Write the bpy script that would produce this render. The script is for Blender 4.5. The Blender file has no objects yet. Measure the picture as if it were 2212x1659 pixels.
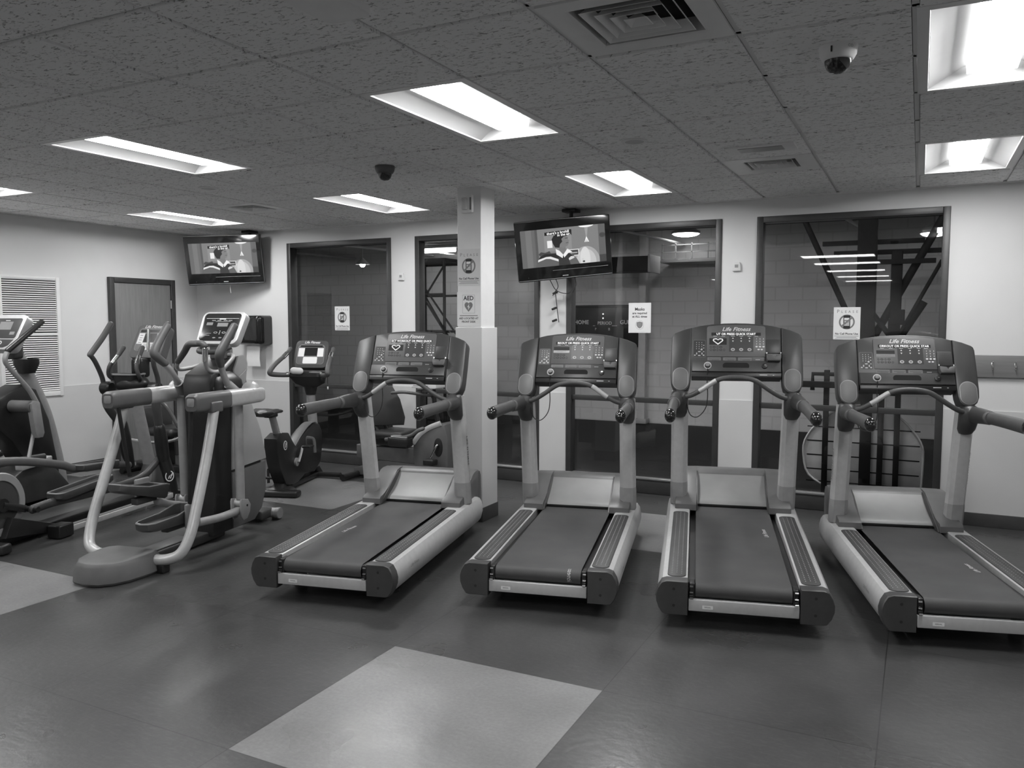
import bpy, bmesh, math, random
from mathutils import Vector, Matrix, Euler
random.seed(7)
S = bpy.context.scene
COL = S.collection
PI = math.pi
rad = math.radians
V = Vector

# ------------------------------------------------------------------ render look
S.view_settings.view_transform = 'Standard'
S.view_settings.look = 'None'
S.view_settings.gamma = 1.0
S.view_settings.use_curve_mapping = False
S.view_settings.exposure = 1.5
S.cycles.use_denoising = True
S.cycles.max_bounces = 9
S.cycles.diffuse_bounces = 6
S.cycles.glossy_bounces = 4
S.cycles.transparent_max_bounces = 8
S.cycles.sample_clamp_indirect = 6.0
S.cycles.caustics_reflective = False
S.cycles.caustics_refractive = False

# ------------------------------------------------------------------ materials (the photograph is black and white)
def nodes(name):
    m = bpy.data.materials.new(name); m.use_nodes = True
    nt = m.node_tree; b = nt.nodes['Principled BSDF']
    return m, nt, b
def lin(c):
    c /= 255.0
    return c/12.92 if c <= .04045 else ((c+.055)/1.055)**2.4
def grey(v): return (v, v, v, 1)
def mat(name, v, rough=.5, metal=0.0, var=.08, scale=12.0, bump=0.0, bscale=200.0, spec=.5, coat=0.0, aniso=None):
    m, nt, b = nodes(name)
    b.inputs['Roughness'].default_value = rough
    b.inputs['Metallic'].default_value = metal
    b.inputs['Specular IOR Level'].default_value = spec
    if coat:
        b.inputs['Coat Weight'].default_value = coat; b.inputs['Coat Roughness'].default_value = .12
    tc = nt.nodes.new('ShaderNodeTexCoord')
    mp = nt.nodes.new('ShaderNodeMapping')
    if aniso: mp.inputs['Scale'].default_value = aniso
    nt.links.new(tc.outputs['Object'], mp.inputs['Vector'])
    n = nt.nodes.new('ShaderNodeTexNoise'); n.inputs['Scale'].default_value = scale; n.inputs['Detail'].default_value = 5
    nt.links.new(mp.outputs['Vector'], n.inputs['Vector'])
    r = nt.nodes.new('ShaderNodeValToRGB')
    r.color_ramp.elements[0].position = .3; r.color_ramp.elements[0].color = grey(v*(1-var))
    r.color_ramp.elements[1].position = .7; r.color_ramp.elements[1].color = grey(min(1, v*(1+var)))
    nt.links.new(n.outputs['Fac'], r.inputs['Fac']); nt.links.new(r.outputs['Color'], b.inputs['Base Color'])
    if bump:
        n2 = nt.nodes.new('ShaderNodeTexNoise'); n2.inputs['Scale'].default_value = bscale; n2.inputs['Detail'].default_value = 3
        nt.links.new(mp.outputs['Vector'], n2.inputs['Vector'])
        bp = nt.nodes.new('ShaderNodeBump'); bp.inputs['Strength'].default_value = bump; bp.inputs['Distance'].default_value = .002
        nt.links.new(n2.outputs['Fac'], bp.inputs['Height']); nt.links.new(bp.outputs['Normal'], b.inputs['Normal'])
    return m
def emit(name, v, strength=1.0):
    m, nt, b = nodes(name)
    b.inputs['Base Color'].default_value = grey(0.02); b.inputs['Roughness'].default_value = .4
    b.inputs['Emission Color'].default_value = grey(v); b.inputs['Emission Strength'].default_value = strength
    return m

M = {}
M['wall'] = mat('wall_paint', .73, .6, var=.02, scale=3, bump=.15, bscale=150)
M['wains'] = mat('wainscot_panel', .62, .5, var=.02, scale=4, bump=.1, bscale=250)
M['pillar'] = mat('pillar_paint', .78, .5, var=.02)
M['base'] = mat('vinyl_baseboard', .05, .45, var=.1)
M['frame'] = mat('window_frame_paint', .045, .4, var=.1)
M['sill'] = mat('sill_metal', .5, .3, .7, var=.05)
M['tbar'] = mat('ceiling_bar_paint', .8, .5, var=.02)
M['white'] = mat('white_enamel', .82, .35, var=.01)
M['ventpaint'] = mat('vent_enamel', .8, .45, var=.02)
M['dark'] = mat('dark_void', .01, .8, var=.1)
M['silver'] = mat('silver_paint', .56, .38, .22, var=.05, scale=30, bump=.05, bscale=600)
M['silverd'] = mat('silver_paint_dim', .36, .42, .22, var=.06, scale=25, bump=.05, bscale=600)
M['chrome'] = mat('chrome', .75, .12, 1.0, var=.02)
M['plast'] = mat('charcoal_plastic', .055, .42, var=.12, bump=.12, bscale=500)
M['plastm'] = mat('grey_plastic', .12, .42, var=.08, bump=.1, bscale=500)
M['wing'] = mat('console_wing_plastic', .062, .36, var=.05, bump=.06, bscale=500)
M['badge'] = mat('badge_grey', .17, .45, var=.03)
M['pod'] = mat('pod_plastic', .145, .5, var=.08, bump=.1, bscale=500)
M['plastl'] = mat('light_grey_plastic', .28, .42, var=.05, bump=.08, bscale=500)
M['hood'] = mat('hood_plastic', .125, .38, var=.06, bump=.08, bscale=400)
M['hoodface'] = mat('hood_face_panel', .24, .42, .1, var=.04, bump=.04, bscale=400)
M['black'] = mat('black_plastic', .018, .35, var=.15)
M['gloss'] = mat('gloss_black', .012, .08, var=.05, coat=.5)
M['rubber'] = mat('black_rubber', .028, .55, var=.15, bump=.2, bscale=300)
M['grip'] = mat('grip_foam', .085, .5, var=.1, bump=.2, bscale=400)
M['belt'] = mat('belt_rubber', .062, .55, var=.16, scale=5, bump=.25, bscale=700)
M['pad'] = mat('pad_rubber', .06, .5, var=.1)
M['dot'] = mat('pad_stud', .26, .4, var=.05)
M['panel'] = mat('console_panel', .06, .38, var=.06)
M['overlay'] = mat('console_overlay', .135, .4, var=.04)
M['screen'] = mat('dark_screen', .02, .2, var=.05)
M['lcd'] = mat('lcd_grey', .3, .3, var=.03)
M['ink'] = mat('ink_black', .02, .6, var=.05)
M['print'] = mat('print_white', .82, .5, var=.02)
M['inkm'] = mat('ink_grey', .22, .6, var=.05)
M['paper'] = mat('paper_white', .86, .7, var=.02)
M['paper2'] = mat('paper_grey', .72, .7, var=.02)
M['wood'] = mat('wood_veneer', .20, .45, var=.10, scale=6, aniso=(6, 6, .6))
M['hookwood'] = mat('hook_board_wood', .19, .45, var=.1, scale=6, aniso=(.6, 6, 6))
M['led'] = emit('led_glow', 1.0, .5)
M['label'] = mat('label_silver', .6, .4, var=.02)
M['cable'] = mat('cable_black', .02, .5)
M['cablew'] = mat('cable_white', .6, .5)
M['vinyl'] = mat('seat_vinyl', .025, .4, var=.1, bump=.2, bscale=350)
M['gymwall'] = None; M['gymfloor'] = None
M['steel'] = mat('black_steel', .006, .7, var=.1, spec=.2)
M['sidepanel'] = mat('pale_side_panel', .40, .45, var=.02)
M['lensside'] = emit('lamp_basket_side', 1.0, .9)
M['gymgrey'] = mat('gym_grey_metal', .35, .5, var=.05)
M['gymlight'] = mat('gym_pale_board', .55, .5, var=.06)
M['lens'] = emit('lamp_lens', 1.0, 17.0)
M['flatlens'] = emit('flat_diffuser', 1.0, 7.0)
M['deck'] = mat('gym_deck', .30, .7, var=.15, scale=3)
FILL_GLOW = emit('fill_lamp_glow', 1.0, 75.0)  # glow of the fill lamps added above the windows
GYML = emit('bay_lamp_glow', 1.0, 4.5)

def make_glass():
    m = bpy.data.materials.new('window_glass'); m.use_nodes = True; nt = m.node_tree; nt.nodes.clear()
    o = nt.nodes.new('ShaderNodeOutputMaterial'); mx = nt.nodes.new('ShaderNodeMixShader')
    t = nt.nodes.new('ShaderNodeBsdfTransparent'); t.inputs['Color'].default_value = grey(.86)
    g = nt.nodes.new('ShaderNodeBsdfGlossy'); g.inputs['Roughness'].default_value = .012; g.inputs['Color'].default_value = grey(1)
    f = nt.nodes.new('ShaderNodeFresnel'); f.inputs['IOR'].default_value = 1.5
    mul = nt.nodes.new('ShaderNodeMath'); mul.operation = 'MULTIPLY'; mul.inputs[1].default_value = 1.3
    nz = nt.nodes.new('ShaderNodeTexNoise'); nz.inputs['Scale'].default_value = 2.0
    add = nt.nodes.new('ShaderNodeMath'); add.operation = 'MULTIPLY_ADD'; add.inputs[1].default_value = .012; 
    nt.links.new(nz.outputs['Fac'], add.inputs[0]); nt.links.new(mul.outputs[0], add.inputs[2])
    nt.links.new(f.outputs[0], mul.inputs[0]); nt.links.new(add.outputs[0], mx.inputs[0])
    nt.links.new(t.outputs[0], mx.inputs[1]); nt.links.new(g.outputs[0], mx.inputs[2]); nt.links.new(mx.outputs[0], o.inputs[0])
    return m
M['glass'] = make_glass()

def make_floor():
    m, nt, b = nodes('rubber_tile_floor')
    N = nt.nodes.new; L = nt.links.new
    tc = N('ShaderNodeTexCoord'); sp = N('ShaderNodeSeparateXYZ'); L(tc.outputs['Object'], sp.inputs[0])
    def math_(op, a, bb=None, c=None):
        n = N('ShaderNodeMath'); n.operation = op
        for i, x in enumerate((a, bb, c)):
            if x is None: continue
            if isinstance(x, (int, float)): n.inputs[i].default_value = x
            else: L(x, n.inputs[i])
        return n.outputs[0]
    T = 1.133
    def axis(out, o0):
        u = math_('DIVIDE', math_('SUBTRACT', out, o0), T)
        cell = math_('FLOOR', u)
        fr = math_('SUBTRACT', u, cell)
        lit = math_('LESS_THAN', math_('FLOORED_MODULO', math_('ADD', cell, .1), 3.0), 1.0)
        seam = math_('LESS_THAN', math_('MINIMUM', fr, math_('SUBTRACT', 1.0, fr)), .0022)
        return cell, lit, seam
    cx, lx, sx = axis(sp.outputs[0], -2.36); cy, ly, sy = axis(sp.outputs[1], 2.227)
    light = math_('MULTIPLY', lx, ly); seam = math_('MAXIMUM', sx, sy)
    cb = N('ShaderNodeCombineXYZ'); L(cx, cb.inputs[0]); L(cy, cb.inputs[1])
    wn = N('ShaderNodeTexWhiteNoise'); wn.noise_dimensions = '2D'; L(cb.outputs[0], wn.inputs['Vector'])
    def noise(sc, det, lo, hi, a, bq, vec=None):
        n = N('ShaderNodeTexNoise'); n.inputs['Scale'].default_value = sc; n.inputs['Detail'].default_value = det
        L(vec or tc.outputs['Object'], n.inputs['Vector'])
        r = N('ShaderNodeMapRange'); r.inputs['From Min'].default_value = lo; r.inputs['From Max'].default_value = hi
        r.inputs['To Min'].default_value = a; r.inputs['To Max'].default_value = bq
        L(n.outputs['Fac'], r.inputs['Value']); return r.outputs[0], n
    mott, _ = noise(2.2, 2, 0, 1, .62, 1.38)
    fine, _ = noise(60, 3, 0, 1, .78, 1.22)
    # pale scuffs
    mp = N('ShaderNodeMapping'); mp.inputs['Scale'].default_value = (7, 30, 1); mp.inputs['Rotation'].default_value = (0, 0, .5)
    L(tc.outputs['Object'], mp.inputs['Vector'])
    scuff, _ = noise(2.6, 7, .5, 1.0, 0, .05, mp.outputs['Vector'])
    specks, _ = noise(38, 2, .73, .76, 0, .0)
    base = math_('MULTIPLY_ADD', light, .162, .056)
    base = math_('MULTIPLY', base, math_('MULTIPLY', mott, fine))
    base = math_('MULTIPLY', base, math_('MULTIPLY_ADD', wn.outputs['Value'], .16, .92))
    base = math_('ADD', base, math_('ADD', scuff, specks))
    base = math_('MULTIPLY', base, math_('MULTIPLY_ADD', seam, -.6, 1.0))
    c3 = N('ShaderNodeCombineColor'); [L(base, c3.inputs[i]) for i in range(3)]
    L(c3.outputs[0], b.inputs['Base Color'])
    ro, _ = noise(1.7, 2, 0, 1, .15, .49); L(ro, b.inputs['Roughness'])
    b.inputs['Specular IOR Level'].default_value = .62
    bn = N('ShaderNodeTexNoise'); bn.inputs['Scale'].default_value = 26; bn.inputs['Detail'].default_value = 4; L(tc.outputs['Object'], bn.inputs['Vector'])
    bp = N('ShaderNodeBump'); bp.inputs['Strength'].default_value = .28; bp.inputs['Distance'].default_value = .004
    L(bn.outputs['Fac'], bp.inputs['Height']); L(bp.outputs['Normal'], b.inputs['Normal'])
    return m
M['floor'] = make_floor()

def make_tile():
    m, nt, b = nodes('fissured_ceiling_tile')
    N = nt.nodes.new; L = nt.links.new
    tc = N('ShaderNodeTexCoord'); mp = N('ShaderNodeMapping'); mp.inputs['Scale'].default_value = (17, 38, 30); L(tc.outputs['Object'], mp.inputs['Vector'])
    n = N('ShaderNodeTexNoise'); n.inputs['Scale'].default_value = 1.9; n.inputs['Detail'].default_value = 6; n.inputs['Roughness'].default_value = .65; n.inputs['Distortion'].default_value = .8
    L(mp.outputs['Vector'], n.inputs['Vector'])
    r = N('ShaderNodeValToRGB'); e = r.color_ramp.elements
    e[0].position = .37; e[0].color = grey(.34); e[1].position = .44; e[1].color = grey(.94)
    L(n.outputs['Fac'], r.inputs['Fac']); L(r.outputs['Color'], b.inputs['Base Color'])
    b.inputs['Roughness'].default_value = .9; b.inputs['Specular IOR Level'].default_value = .2
    bp = N('ShaderNodeBump'); bp.inputs['Strength'].default_value = .5; bp.inputs['Distance'].default_value = .004
    L(n.outputs['Fac'], bp.inputs['Height']); L(bp.outputs['Normal'], b.inputs['Normal'])
    return m
M['tile'] = make_tile()

def make_block(name, v, bw, bh, mortar=.012, rough=.7):
    m, nt, b = nodes(name)
    N = nt.nodes.new; L = nt.links.new
    tc = N('ShaderNodeTexCoord'); mp = N('ShaderNodeMapping'); mp.inputs['Rotation'].default_value = (rad(90), 0, 0); L(tc.outputs['Object'], mp.inputs['Vector'])
    br = N('ShaderNodeTexBrick'); br.inputs['Color1'].default_value = grey(v); br.inputs['Color2'].default_value = grey(v*.97)
    br.inputs['Mortar'].default_value = grey(v*.86); br.inputs['Scale'].default_value = 1; br.inputs['Brick Width'].default_value = bw; br.inputs['Row Height'].default_value = bh
    br.inputs['Mortar Size'].default_value = mortar
    L(mp.outputs['Vector'], br.inputs['Vector']); L(br.outputs['Color'], b.inputs['Base Color']); b.inputs['Roughness'].default_value = rough
    return m
M['gymwall'] = make_block('gym_block_wall', .66, .4, .2)
M['gymfloor'] = mat('gym_floor_dark', .012, .7, var=.2, spec=.2)

# ------------------------------------------------------------------ mesh builder
def frame_f(o, ux, uy, un):
    o, ux, uy, un = V(o), V(ux), V(uy), V(un)
    return lambda x, y, d=0.0: o + ux*x + uy*y + un*d
def rrect(w, h, r, n=5, cx=0, cy=0):
    r = min(r, w/2-1e-5, h/2-1e-5); p = []
    for (sx, sy, a0) in ((1, -1, -90), (1, 1, 0), (-1, 1, 90), (-1, -1, 180)):
        for k in range(n+1):
            a = rad(a0+90*k/n); p.append((cx+sx*(w/2-r)+r*math.cos(a), cy+sy*(h/2-r)+r*math.sin(a)))
    return p
def ellipse(a, b, n=24, cx=0, cy=0): return [(cx+a*math.cos(2*PI*k/n), cy+b*math.sin(2*PI*k/n)) for k in range(n)]
def inset(poly, c):
    n = len(poly); ar = sum(poly[i][0]*poly[(i+1) % n][1]-poly[(i+1) % n][0]*poly[i][1] for i in range(n)); sg = 1 if ar > 0 else -1
    out = []
    for i in range(n):
        a, b_, d = V(poly[i-1]), V(poly[i]), V(poly[(i+1) % n])
        e1 = (b_-a); e2 = (d-b_)
        if e1.length < 1e-9 or e2.length < 1e-9: out.append(tuple(b_)); continue
        e1.normalize(); e2.normalize(); n1 = V((-e1.y, e1.x)); n2 = V((-e2.y, e2.x)); m_ = n1+n2
        if m_.length < 1e-6: out.append(tuple(b_)); continue
        m_.normalize(); k = max(.4, m_.dot(n1)); out.append(tuple(b_+m_*(sg*c/k)))
    return out
class MB:
    def __init__(s): s.v = []; s.f = []; s.fm = []; s.mats = []; s.mi = 0; s.ff = set()
    def m(s, mt):
        if isinstance(mt, str): mt = M[mt]
        if mt not in s.mats: s.mats.append(mt)
        s.mi = s.mats.index(mt); return s
    def face(s, idx): s.f.append(tuple(idx)); s.fm.append(s.mi)
    def ring(s, pts):
        b = len(s.v); s.v.extend(V(p) for p in pts); return list(range(b, b+len(pts)))
    def bridge(s, a, b, closed=True):
        n = len(a)
        for i in range(n if closed else n-1):
            j = (i+1) % n; s.face((a[i], a[j], b[j], b[i]))
    def loft(s, rings, cap=(1, 1), closed=True):
        R = [s.ring(r) for r in rings]
        for a, b in zip(R, R[1:]): s.bridge(a, b, closed)
        if cap[0]: s.ff.add(len(s.f)); s.face(R[0][::-1])
        if cap[1]: s.ff.add(len(s.f)); s.face(R[-1])
        return s
    def prism(s, poly, f, d0, d1, ch=0.0):
        if ch:
            ins = inset(poly, ch); sg = 1 if d1 > d0 else -1
            rs = [[f(x, y, d0) for x, y in poly], [f(x, y, d1-sg*ch) for x, y in poly], [f(x, y, d1-sg*ch*.3) for x, y in inset(poly, ch*.3)], [f(x, y, d1) for x, y in ins]]
        else: rs = [[f(x, y, d0) for x, y in poly], [f(x, y, d1) for x, y in poly]]
        return s.loft(rs)
    def flat(s, poly, f, d): s.face(s.ring([f(x, y, d) for x, y in poly])); return s
    def rect(s, f, x0, x1, y0, y1, d): return s.flat([(x0, y0), (x1, y0), (x1, y1), (x0, y1)], f, d)
    def box(s, c, size, bev=0.0, rot=None):
        c = V(c); hx, hy, hz = size[0]/2, size[1]/2, size[2]/2
        R = (Euler(rot).to_matrix() if rot else Matrix.Identity(3))
        if bev <= 0:
            P = [c+R @ V((x*hx, y*hy, z*hz)) for x, y, z in ((-1, -1, -1), (1, -1, -1), (1, 1, -1), (-1, 1, -1), (-1, -1, 1), (1, -1, 1), (1, 1, 1), (-1, 1, 1))]
            i = s.ring(P)
            for q in ((0, 3, 2, 1), (4, 5, 6, 7), (0, 1, 5, 4), (1, 2, 6, 5), (2, 3, 7, 6), (3, 0, 4, 7)): s.face([i[k] for k in q])
            return s
        bm = bmesh.new(); bmesh.ops.create_cube(bm, size=1)
        for v in bm.verts: v.co = V((v.co.x*size[0], v.co.y*size[1], v.co.z*size[2]))
        bmesh.ops.bevel(bm, geom=bm.edges[:], offset=min(bev, hx*.98, hy*.98, hz*.98), segments=3, profile=.5, affect='EDGES')
        s.add_bm(bm, Matrix.Translation(c) @ R.to_4x4()); bm.free(); return s
    def add_bm(s, bm, mx):
        bm.verts.index_update(); b = len(s.v); s.v.extend(mx @ v.co for v in bm.verts)
        for f in bm.faces: s.face([b+v.index for v in f.verts])
    def cyl(s, p0, p1, r, r2=None, n=18, cap=True, ch=0.0):
        p0, p1 = V(p0), V(p1); ax = (p1-p0); L = ax.length; ax.normalize(); r2 = r if r2 is None else r2
        u = ax.orthogonal().normalized(); w = ax.cross(u)
        circ = lambda p, q: [p+(u*math.cos(2*PI*k/n)+w*math.sin(2*PI*k/n))*q for k in range(n)]
        rs = [circ(p0, r), circ(p1, r2)]
        if ch: rs = [circ(p0, r-ch), circ(p0+ax*ch, r), circ(p1-ax*ch, r2), circ(p1, r2-ch)]
        return s.loft(rs, (cap, cap))
    def path(s, pts, sub=6):
        P = [V(p) for p in pts]
        if len(P) < 3 or sub <= 1: return P
        out = []
        for i in range(len(P)-1):
            p0 = P[i-1] if i else P[0]*2-P[1]; p1, p2 = P[i], P[i+1]; p3 = P[i+2] if i+2 < len(P) else P[-1]*2-P[-2]
            for k in range(sub):
                t = k/sub; out.append(.5*((2*p1)+(p2-p0)*t+(2*p0-5*p1+4*p2-p3)*t*t+(3*p1-p0-3*p2+p3)*t**3))
        out.append(P[-1]); return out
    def tube(s, pts, r, n=12, sub=6, flat=None, up=None, cap=(1, 1), round_end=False):
        P = s.path(pts, sub); m_ = len(P)
        rr = r if isinstance(r, (list, tuple)) else [r]*len(pts)
        def R(i):
            t = i/(m_-1)*(len(rr)-1); k = min(int(t), len(rr)-2) if len(rr) > 1 else 0
            return rr[k]+(rr[k+1]-rr[k])*(t-k) if len(rr) > 1 else rr[0]
        T = [(P[min(i+1, m_-1)]-P[max(i-1, 0)]).normalized() for i in range(m_)]
        u = V(up) if up else T[0].orthogonal()
        rings = []
        for i in range(m_):
            u = (u-T[i]*u.dot(T[i]));  u = u.normalized() if u.length > 1e-6 else T[i].orthogonal().normalized(); w = T[i].cross(u)
            q = R(i); a, b = (q*flat[0], q*flat[1]) if flat else (q, q)
            rings.append([P[i]+u*(a*math.cos(2*PI*k/n))+w*(b*math.sin(2*PI*k/n)) for k in range(n)])
        if round_end:
            def dome(ring, c, d, q):
                return [[c+(p-c)*math.cos(t)+d*(q*math.sin(t)) for p in ring] for t in (rad(25), rad(50), rad(72))]
            rings = dome(rings[0], P[0], -T[0], R(0))[::-1]+rings+dome(rings[-1], P[-1], T[-1], R(m_-1))
        return s.loft(rings, cap)
    def lathe(s, prof, o, ax, n=24, arc=None):
        o, ax = V(o), V(ax).normalized(); u = ax.orthogonal().normalized(); w = ax.cross(u)
        rs = [[o+ax*z+(u*math.cos(2*PI*k/n)+w*math.sin(2*PI*k/n))*max(r, 1e-5) for k in range(n)] for r, z in prof]
        return s.loft(rs)
    def ball(s, c, rx, ry=None, rz=None, n=16, rot=None):
        ry = ry or rx; rz = rz or rx; c = V(c); R = Euler(rot).to_matrix() if rot else Matrix.Identity(3)
        rs = []
        for j in range(1, n//2):
            t = PI*j/(n//2); rs.append([c+R @ V((rx*math.sin(t)*math.cos(2*PI*k/n), ry*math.sin(t)*math.sin(2*PI*k/n), -rz*math.cos(t))) for k in range(n)])
        return s.loft(rs)
    def text(s, txt, size, f, d=0.0, align='CENTER', shear=0.0, wide=1.0, bold=0.0, thick=0.0):
        cu = bpy.data.curves.new('tmp', 'FONT'); cu.body = txt; cu.size = size; cu.align_x = align; cu.align_y = 'CENTER'; cu.shear = shear; cu.offset = bold; cu.resolution_u = 2
        ob = bpy.data.objects.new('tmp', cu); COL.objects.link(ob)
        dg = bpy.context.evaluated_depsgraph_get(); me = bpy.data.meshes.new_from_object(ob.evaluated_get(dg))
        b = len(s.v); s.v.extend(f(v.co.x*wide, v.co.y, d) for v in me.vertices)
        for p in me.polygons: s.face([b+i for i in p.vertices])
        bpy.data.objects.remove(ob); bpy.data.curves.remove(cu); bpy.data.meshes.remove(me)
        return s
    def build(s, name, parent=None, smooth=35, recalc=True):
        me = bpy.data.meshes.new(name); me.from_pydata([tuple(v) for v in s.v], [], s.f)
        for mt in s.mats: me.materials.append(mt)
        if s.fm: me.polygons.foreach_set('material_index', s.fm)
        if recalc:
            bm = bmesh.new(); bm.from_mesh(me); bmesh.ops.recalc_face_normals(bm, faces=bm.faces[:]); bm.to_mesh(me); bm.free()
        if smooth:
            me.polygons.foreach_set('use_smooth', [i not in s.ff for i in range(len(me.polygons))]); me.set_sharp_from_angle(angle=rad(smooth))
        me.update()
        o = bpy.data.objects.new(name, me); COL.objects.link(o)
        if parent: o.parent = parent
        return o
def tag(o, label, cat, group=None):
    o['label'] = label; o['category'] = cat
    if group: o['group'] = group
    return o
def thing(name, label, cat, loc=(0, 0, 0), rot=(0, 0, 0), group=None):
    o = bpy.data.objects.new(name, None); COL.objects.link(o); o.empty_display_size = .1
    o.location = loc; o.rotation_euler = rot; return tag(o, label, cat, group)
def struct(name, mb, **k):
    o = mb.build(name, **k); o['kind'] = 'structure'; return o
def dup(o, parent=None):
    kids = list(o.children); c = o.copy(); COL.objects.link(c)
    if parent: c.parent = parent
    for k in kids: dup(k, c)
    return c
def mirror(fn):
    for sd in (-1, 1): fn(sd)
# ================================================================== the room
CEIL = 2.7695; XL = -8.31; YW = 7.54; XR = 3.2; YF = -10.2; HC = 1.663
GX, GY, G = -3.0993, 2.0519, .6096
# camera
cd = bpy.data.cameras.new('camera'); cam = bpy.data.objects.new('camera', cd); COL.objects.link(cam)
cam.location = (0, 0, HC); cam.rotation_euler = (rad(90-4.36), 0, rad(26.65)); cd.sensor_width = 36; cd.lens = 36*1750.9/2212; cd.clip_start = .05
S.camera = cam
w = bpy.data.worlds.new('world'); S.world = w; w.use_nodes = True
w.node_tree.nodes['Background'].inputs[0].default_value = (.02, .02, .02, 1); w.node_tree.nodes['Background'].inputs[1].default_value = .3

b = MB().m('floor'); b.box(((XL+XR)/2, (YF+YW)/2, -.05), (XR-XL+.4, YW-YF+.4, .1)); struct('floor', b, smooth=0)

WIN = [(-6.79, -5.29), (-4.97, -3.47), (-3.17, -1.64), (-1.33, .195)]; WT, WB = 2.60, .0
b = MB().m('wall'); TH = .16
xs = [XL-.2]+[x for w_ in WIN for x in w_]+[XR+.2]
for i in range(0, len(xs), 2): b.box(((xs[i]+xs[i+1])/2, YW+TH/2, 3.2/2), (xs[i+1]-xs[i], TH, 3.2))
for a, c in WIN: b.box(((a+c)/2, YW+TH/2, (WT+3.2)/2), (c-a, TH, 3.2-WT))
struct('wall_back', b, smooth=0)
b = MB().m('wall'); b.box((XL-.08, (YF+YW)/2, 1.6), (.16, YW-YF+.4, 3.2)); struct('wall_left', b, smooth=0)
b = MB().m('wall'); b.box((XR+.08, (YF+YW)/2, 1.6), (.16, YW-YF+.4, 3.2)); struct('wall_right', b, smooth=0)
b = MB().m('wall'); b.box(((XL+XR)/2, YF-.08, 1.6), (XR-XL+.4, .16, 3.2)); struct('wall_front', b, smooth=0)
# wainscot sheets and black vinyl baseboards
k = 1
for i in range(0, len(xs), 2):
    a, c = max(xs[i], XL), min(xs[i+1], XR)
    b = MB().m('wains'); b.box(((a+c)/2, YW-.004, .475+.05), (c-a-.004, .008, .85)); struct('trim_%d' % k, b, smooth=0); k += 1
    b = MB().m('base'); b.box(((a+c)/2, YW-.006, .055), (c-a, .012, .11), .003); struct('baseboard_back_%d' % ((i//2)+1), b)
DY0, DY1, DZ = 6.25, 7.16, 2.18
for a, c in ((YF, DY0-.02), (DY1+.02, YW)):
    b = MB().m('wains'); b.box((XL+.004, (a+c)/2, .525), (.008, c-a, .89)); struct('trim_%d' % k, b, smooth=0); k += 1
    b = MB().m('base'); b.box((XL+.006, (a+c)/2, .055), (.012, c-a, .11), .003); struct('baseboard_left_%d' % k, b)
b = MB().m('base'); b.box((XR-.006, (YF+YW)/2, .055), (.012, YW-YF, .11)); struct('baseboard_right', b)

# windows: dark frame, push-height rail, bright sill strip, black foot panel, glass
for n, (a, c) in enumerate(WIN):
    F = .055
    b = MB().m('frame')
    for x in (a+F/2, c-F/2): b.box((x, YW+.045, WT/2), (F, .12, WT), .004)
    b.box(((a+c)/2, YW+.045, WT-F/2), (c-a-2*F, .12, F), .004)
    o = struct('window_%d' % (n+1), b)
    b = MB().m('frame'); b.box(((a+c)/2, YW+.03, .91), (c-a-2*F-.006, .04, .05), .003); b.build('push_rail', o)
    b = MB().m('base'); b.box(((a+c)/2, YW+.05, .06), (c-a-2*F-.006, .10, .115), .003); b.build('kick_panel', o)
    b = MB().m('sill'); b.box(((a+c)/2, YW+.03, .145), (c-a-2*F-.006, .07, .018), .003); b.m('frame').box(((a+c)/2, YW+.05, .127), (c-a-2*F-.006, .1, .016)); b.build('sill_strip', o)
    b = MB().m('glass'); f = frame_f((0, YW+.075, 0), (1, 0, 0), (0, 0, 1), (0, -1, 0)); b.rect(f, a+F, c-F, .14, WT-F, 0); b.build('glass_pane', o, recalc=False, smooth=0)

# pillar with its lower cladding
b = MB().m('pillar'); b.box((-3.33, 5.97, CEIL/2), (.22, .24, CEIL), .004); b.m('wains')
b.box((-3.33, 5.97, .82), (.252, .272, 1.6), .006); b.m('base'); b.box((-3.33, 5.97, .06), (.262, .282, .12), .003); o = struct('pillar', b)

# door on the left wall
b = MB().m('wood'); b.box((XL+.018, (DY0+DY1)/2, DZ/2-.02), (.03, DY1-DY0-.13, DZ-.08), .002); o = struct('door_1', b)
b = MB().m('frame')
for y in (DY0+.03, DY1-.03): b.box((XL+.025, y, DZ/2), (.05, .06, DZ), .004)
b.box((XL+.025, (DY0+DY1)/2, DZ-.03), (.05, DY1-DY0-.12, .06), .004); b.build('door_frame', o)
b = MB().m('chrome'); ky = DY0+.13
b.cyl((XL+.034, ky, .98), (XL+.04, ky, .98), .033, n=20); b.cyl((XL+.04, ky, .98), (XL+.08, ky, .98), .011); b.ball((XL+.10, ky, .98), .03, .03, .03); b.build('door_knob', o)
for z in (.35, 1.1, 1.88):
    b = MB().m('sill'); b.cyl((XL+.04, DY1-.064, z-.05), (XL+.04, DY1-.064, z+.05), .009, n=10); b.build('hinge', o)

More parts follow.
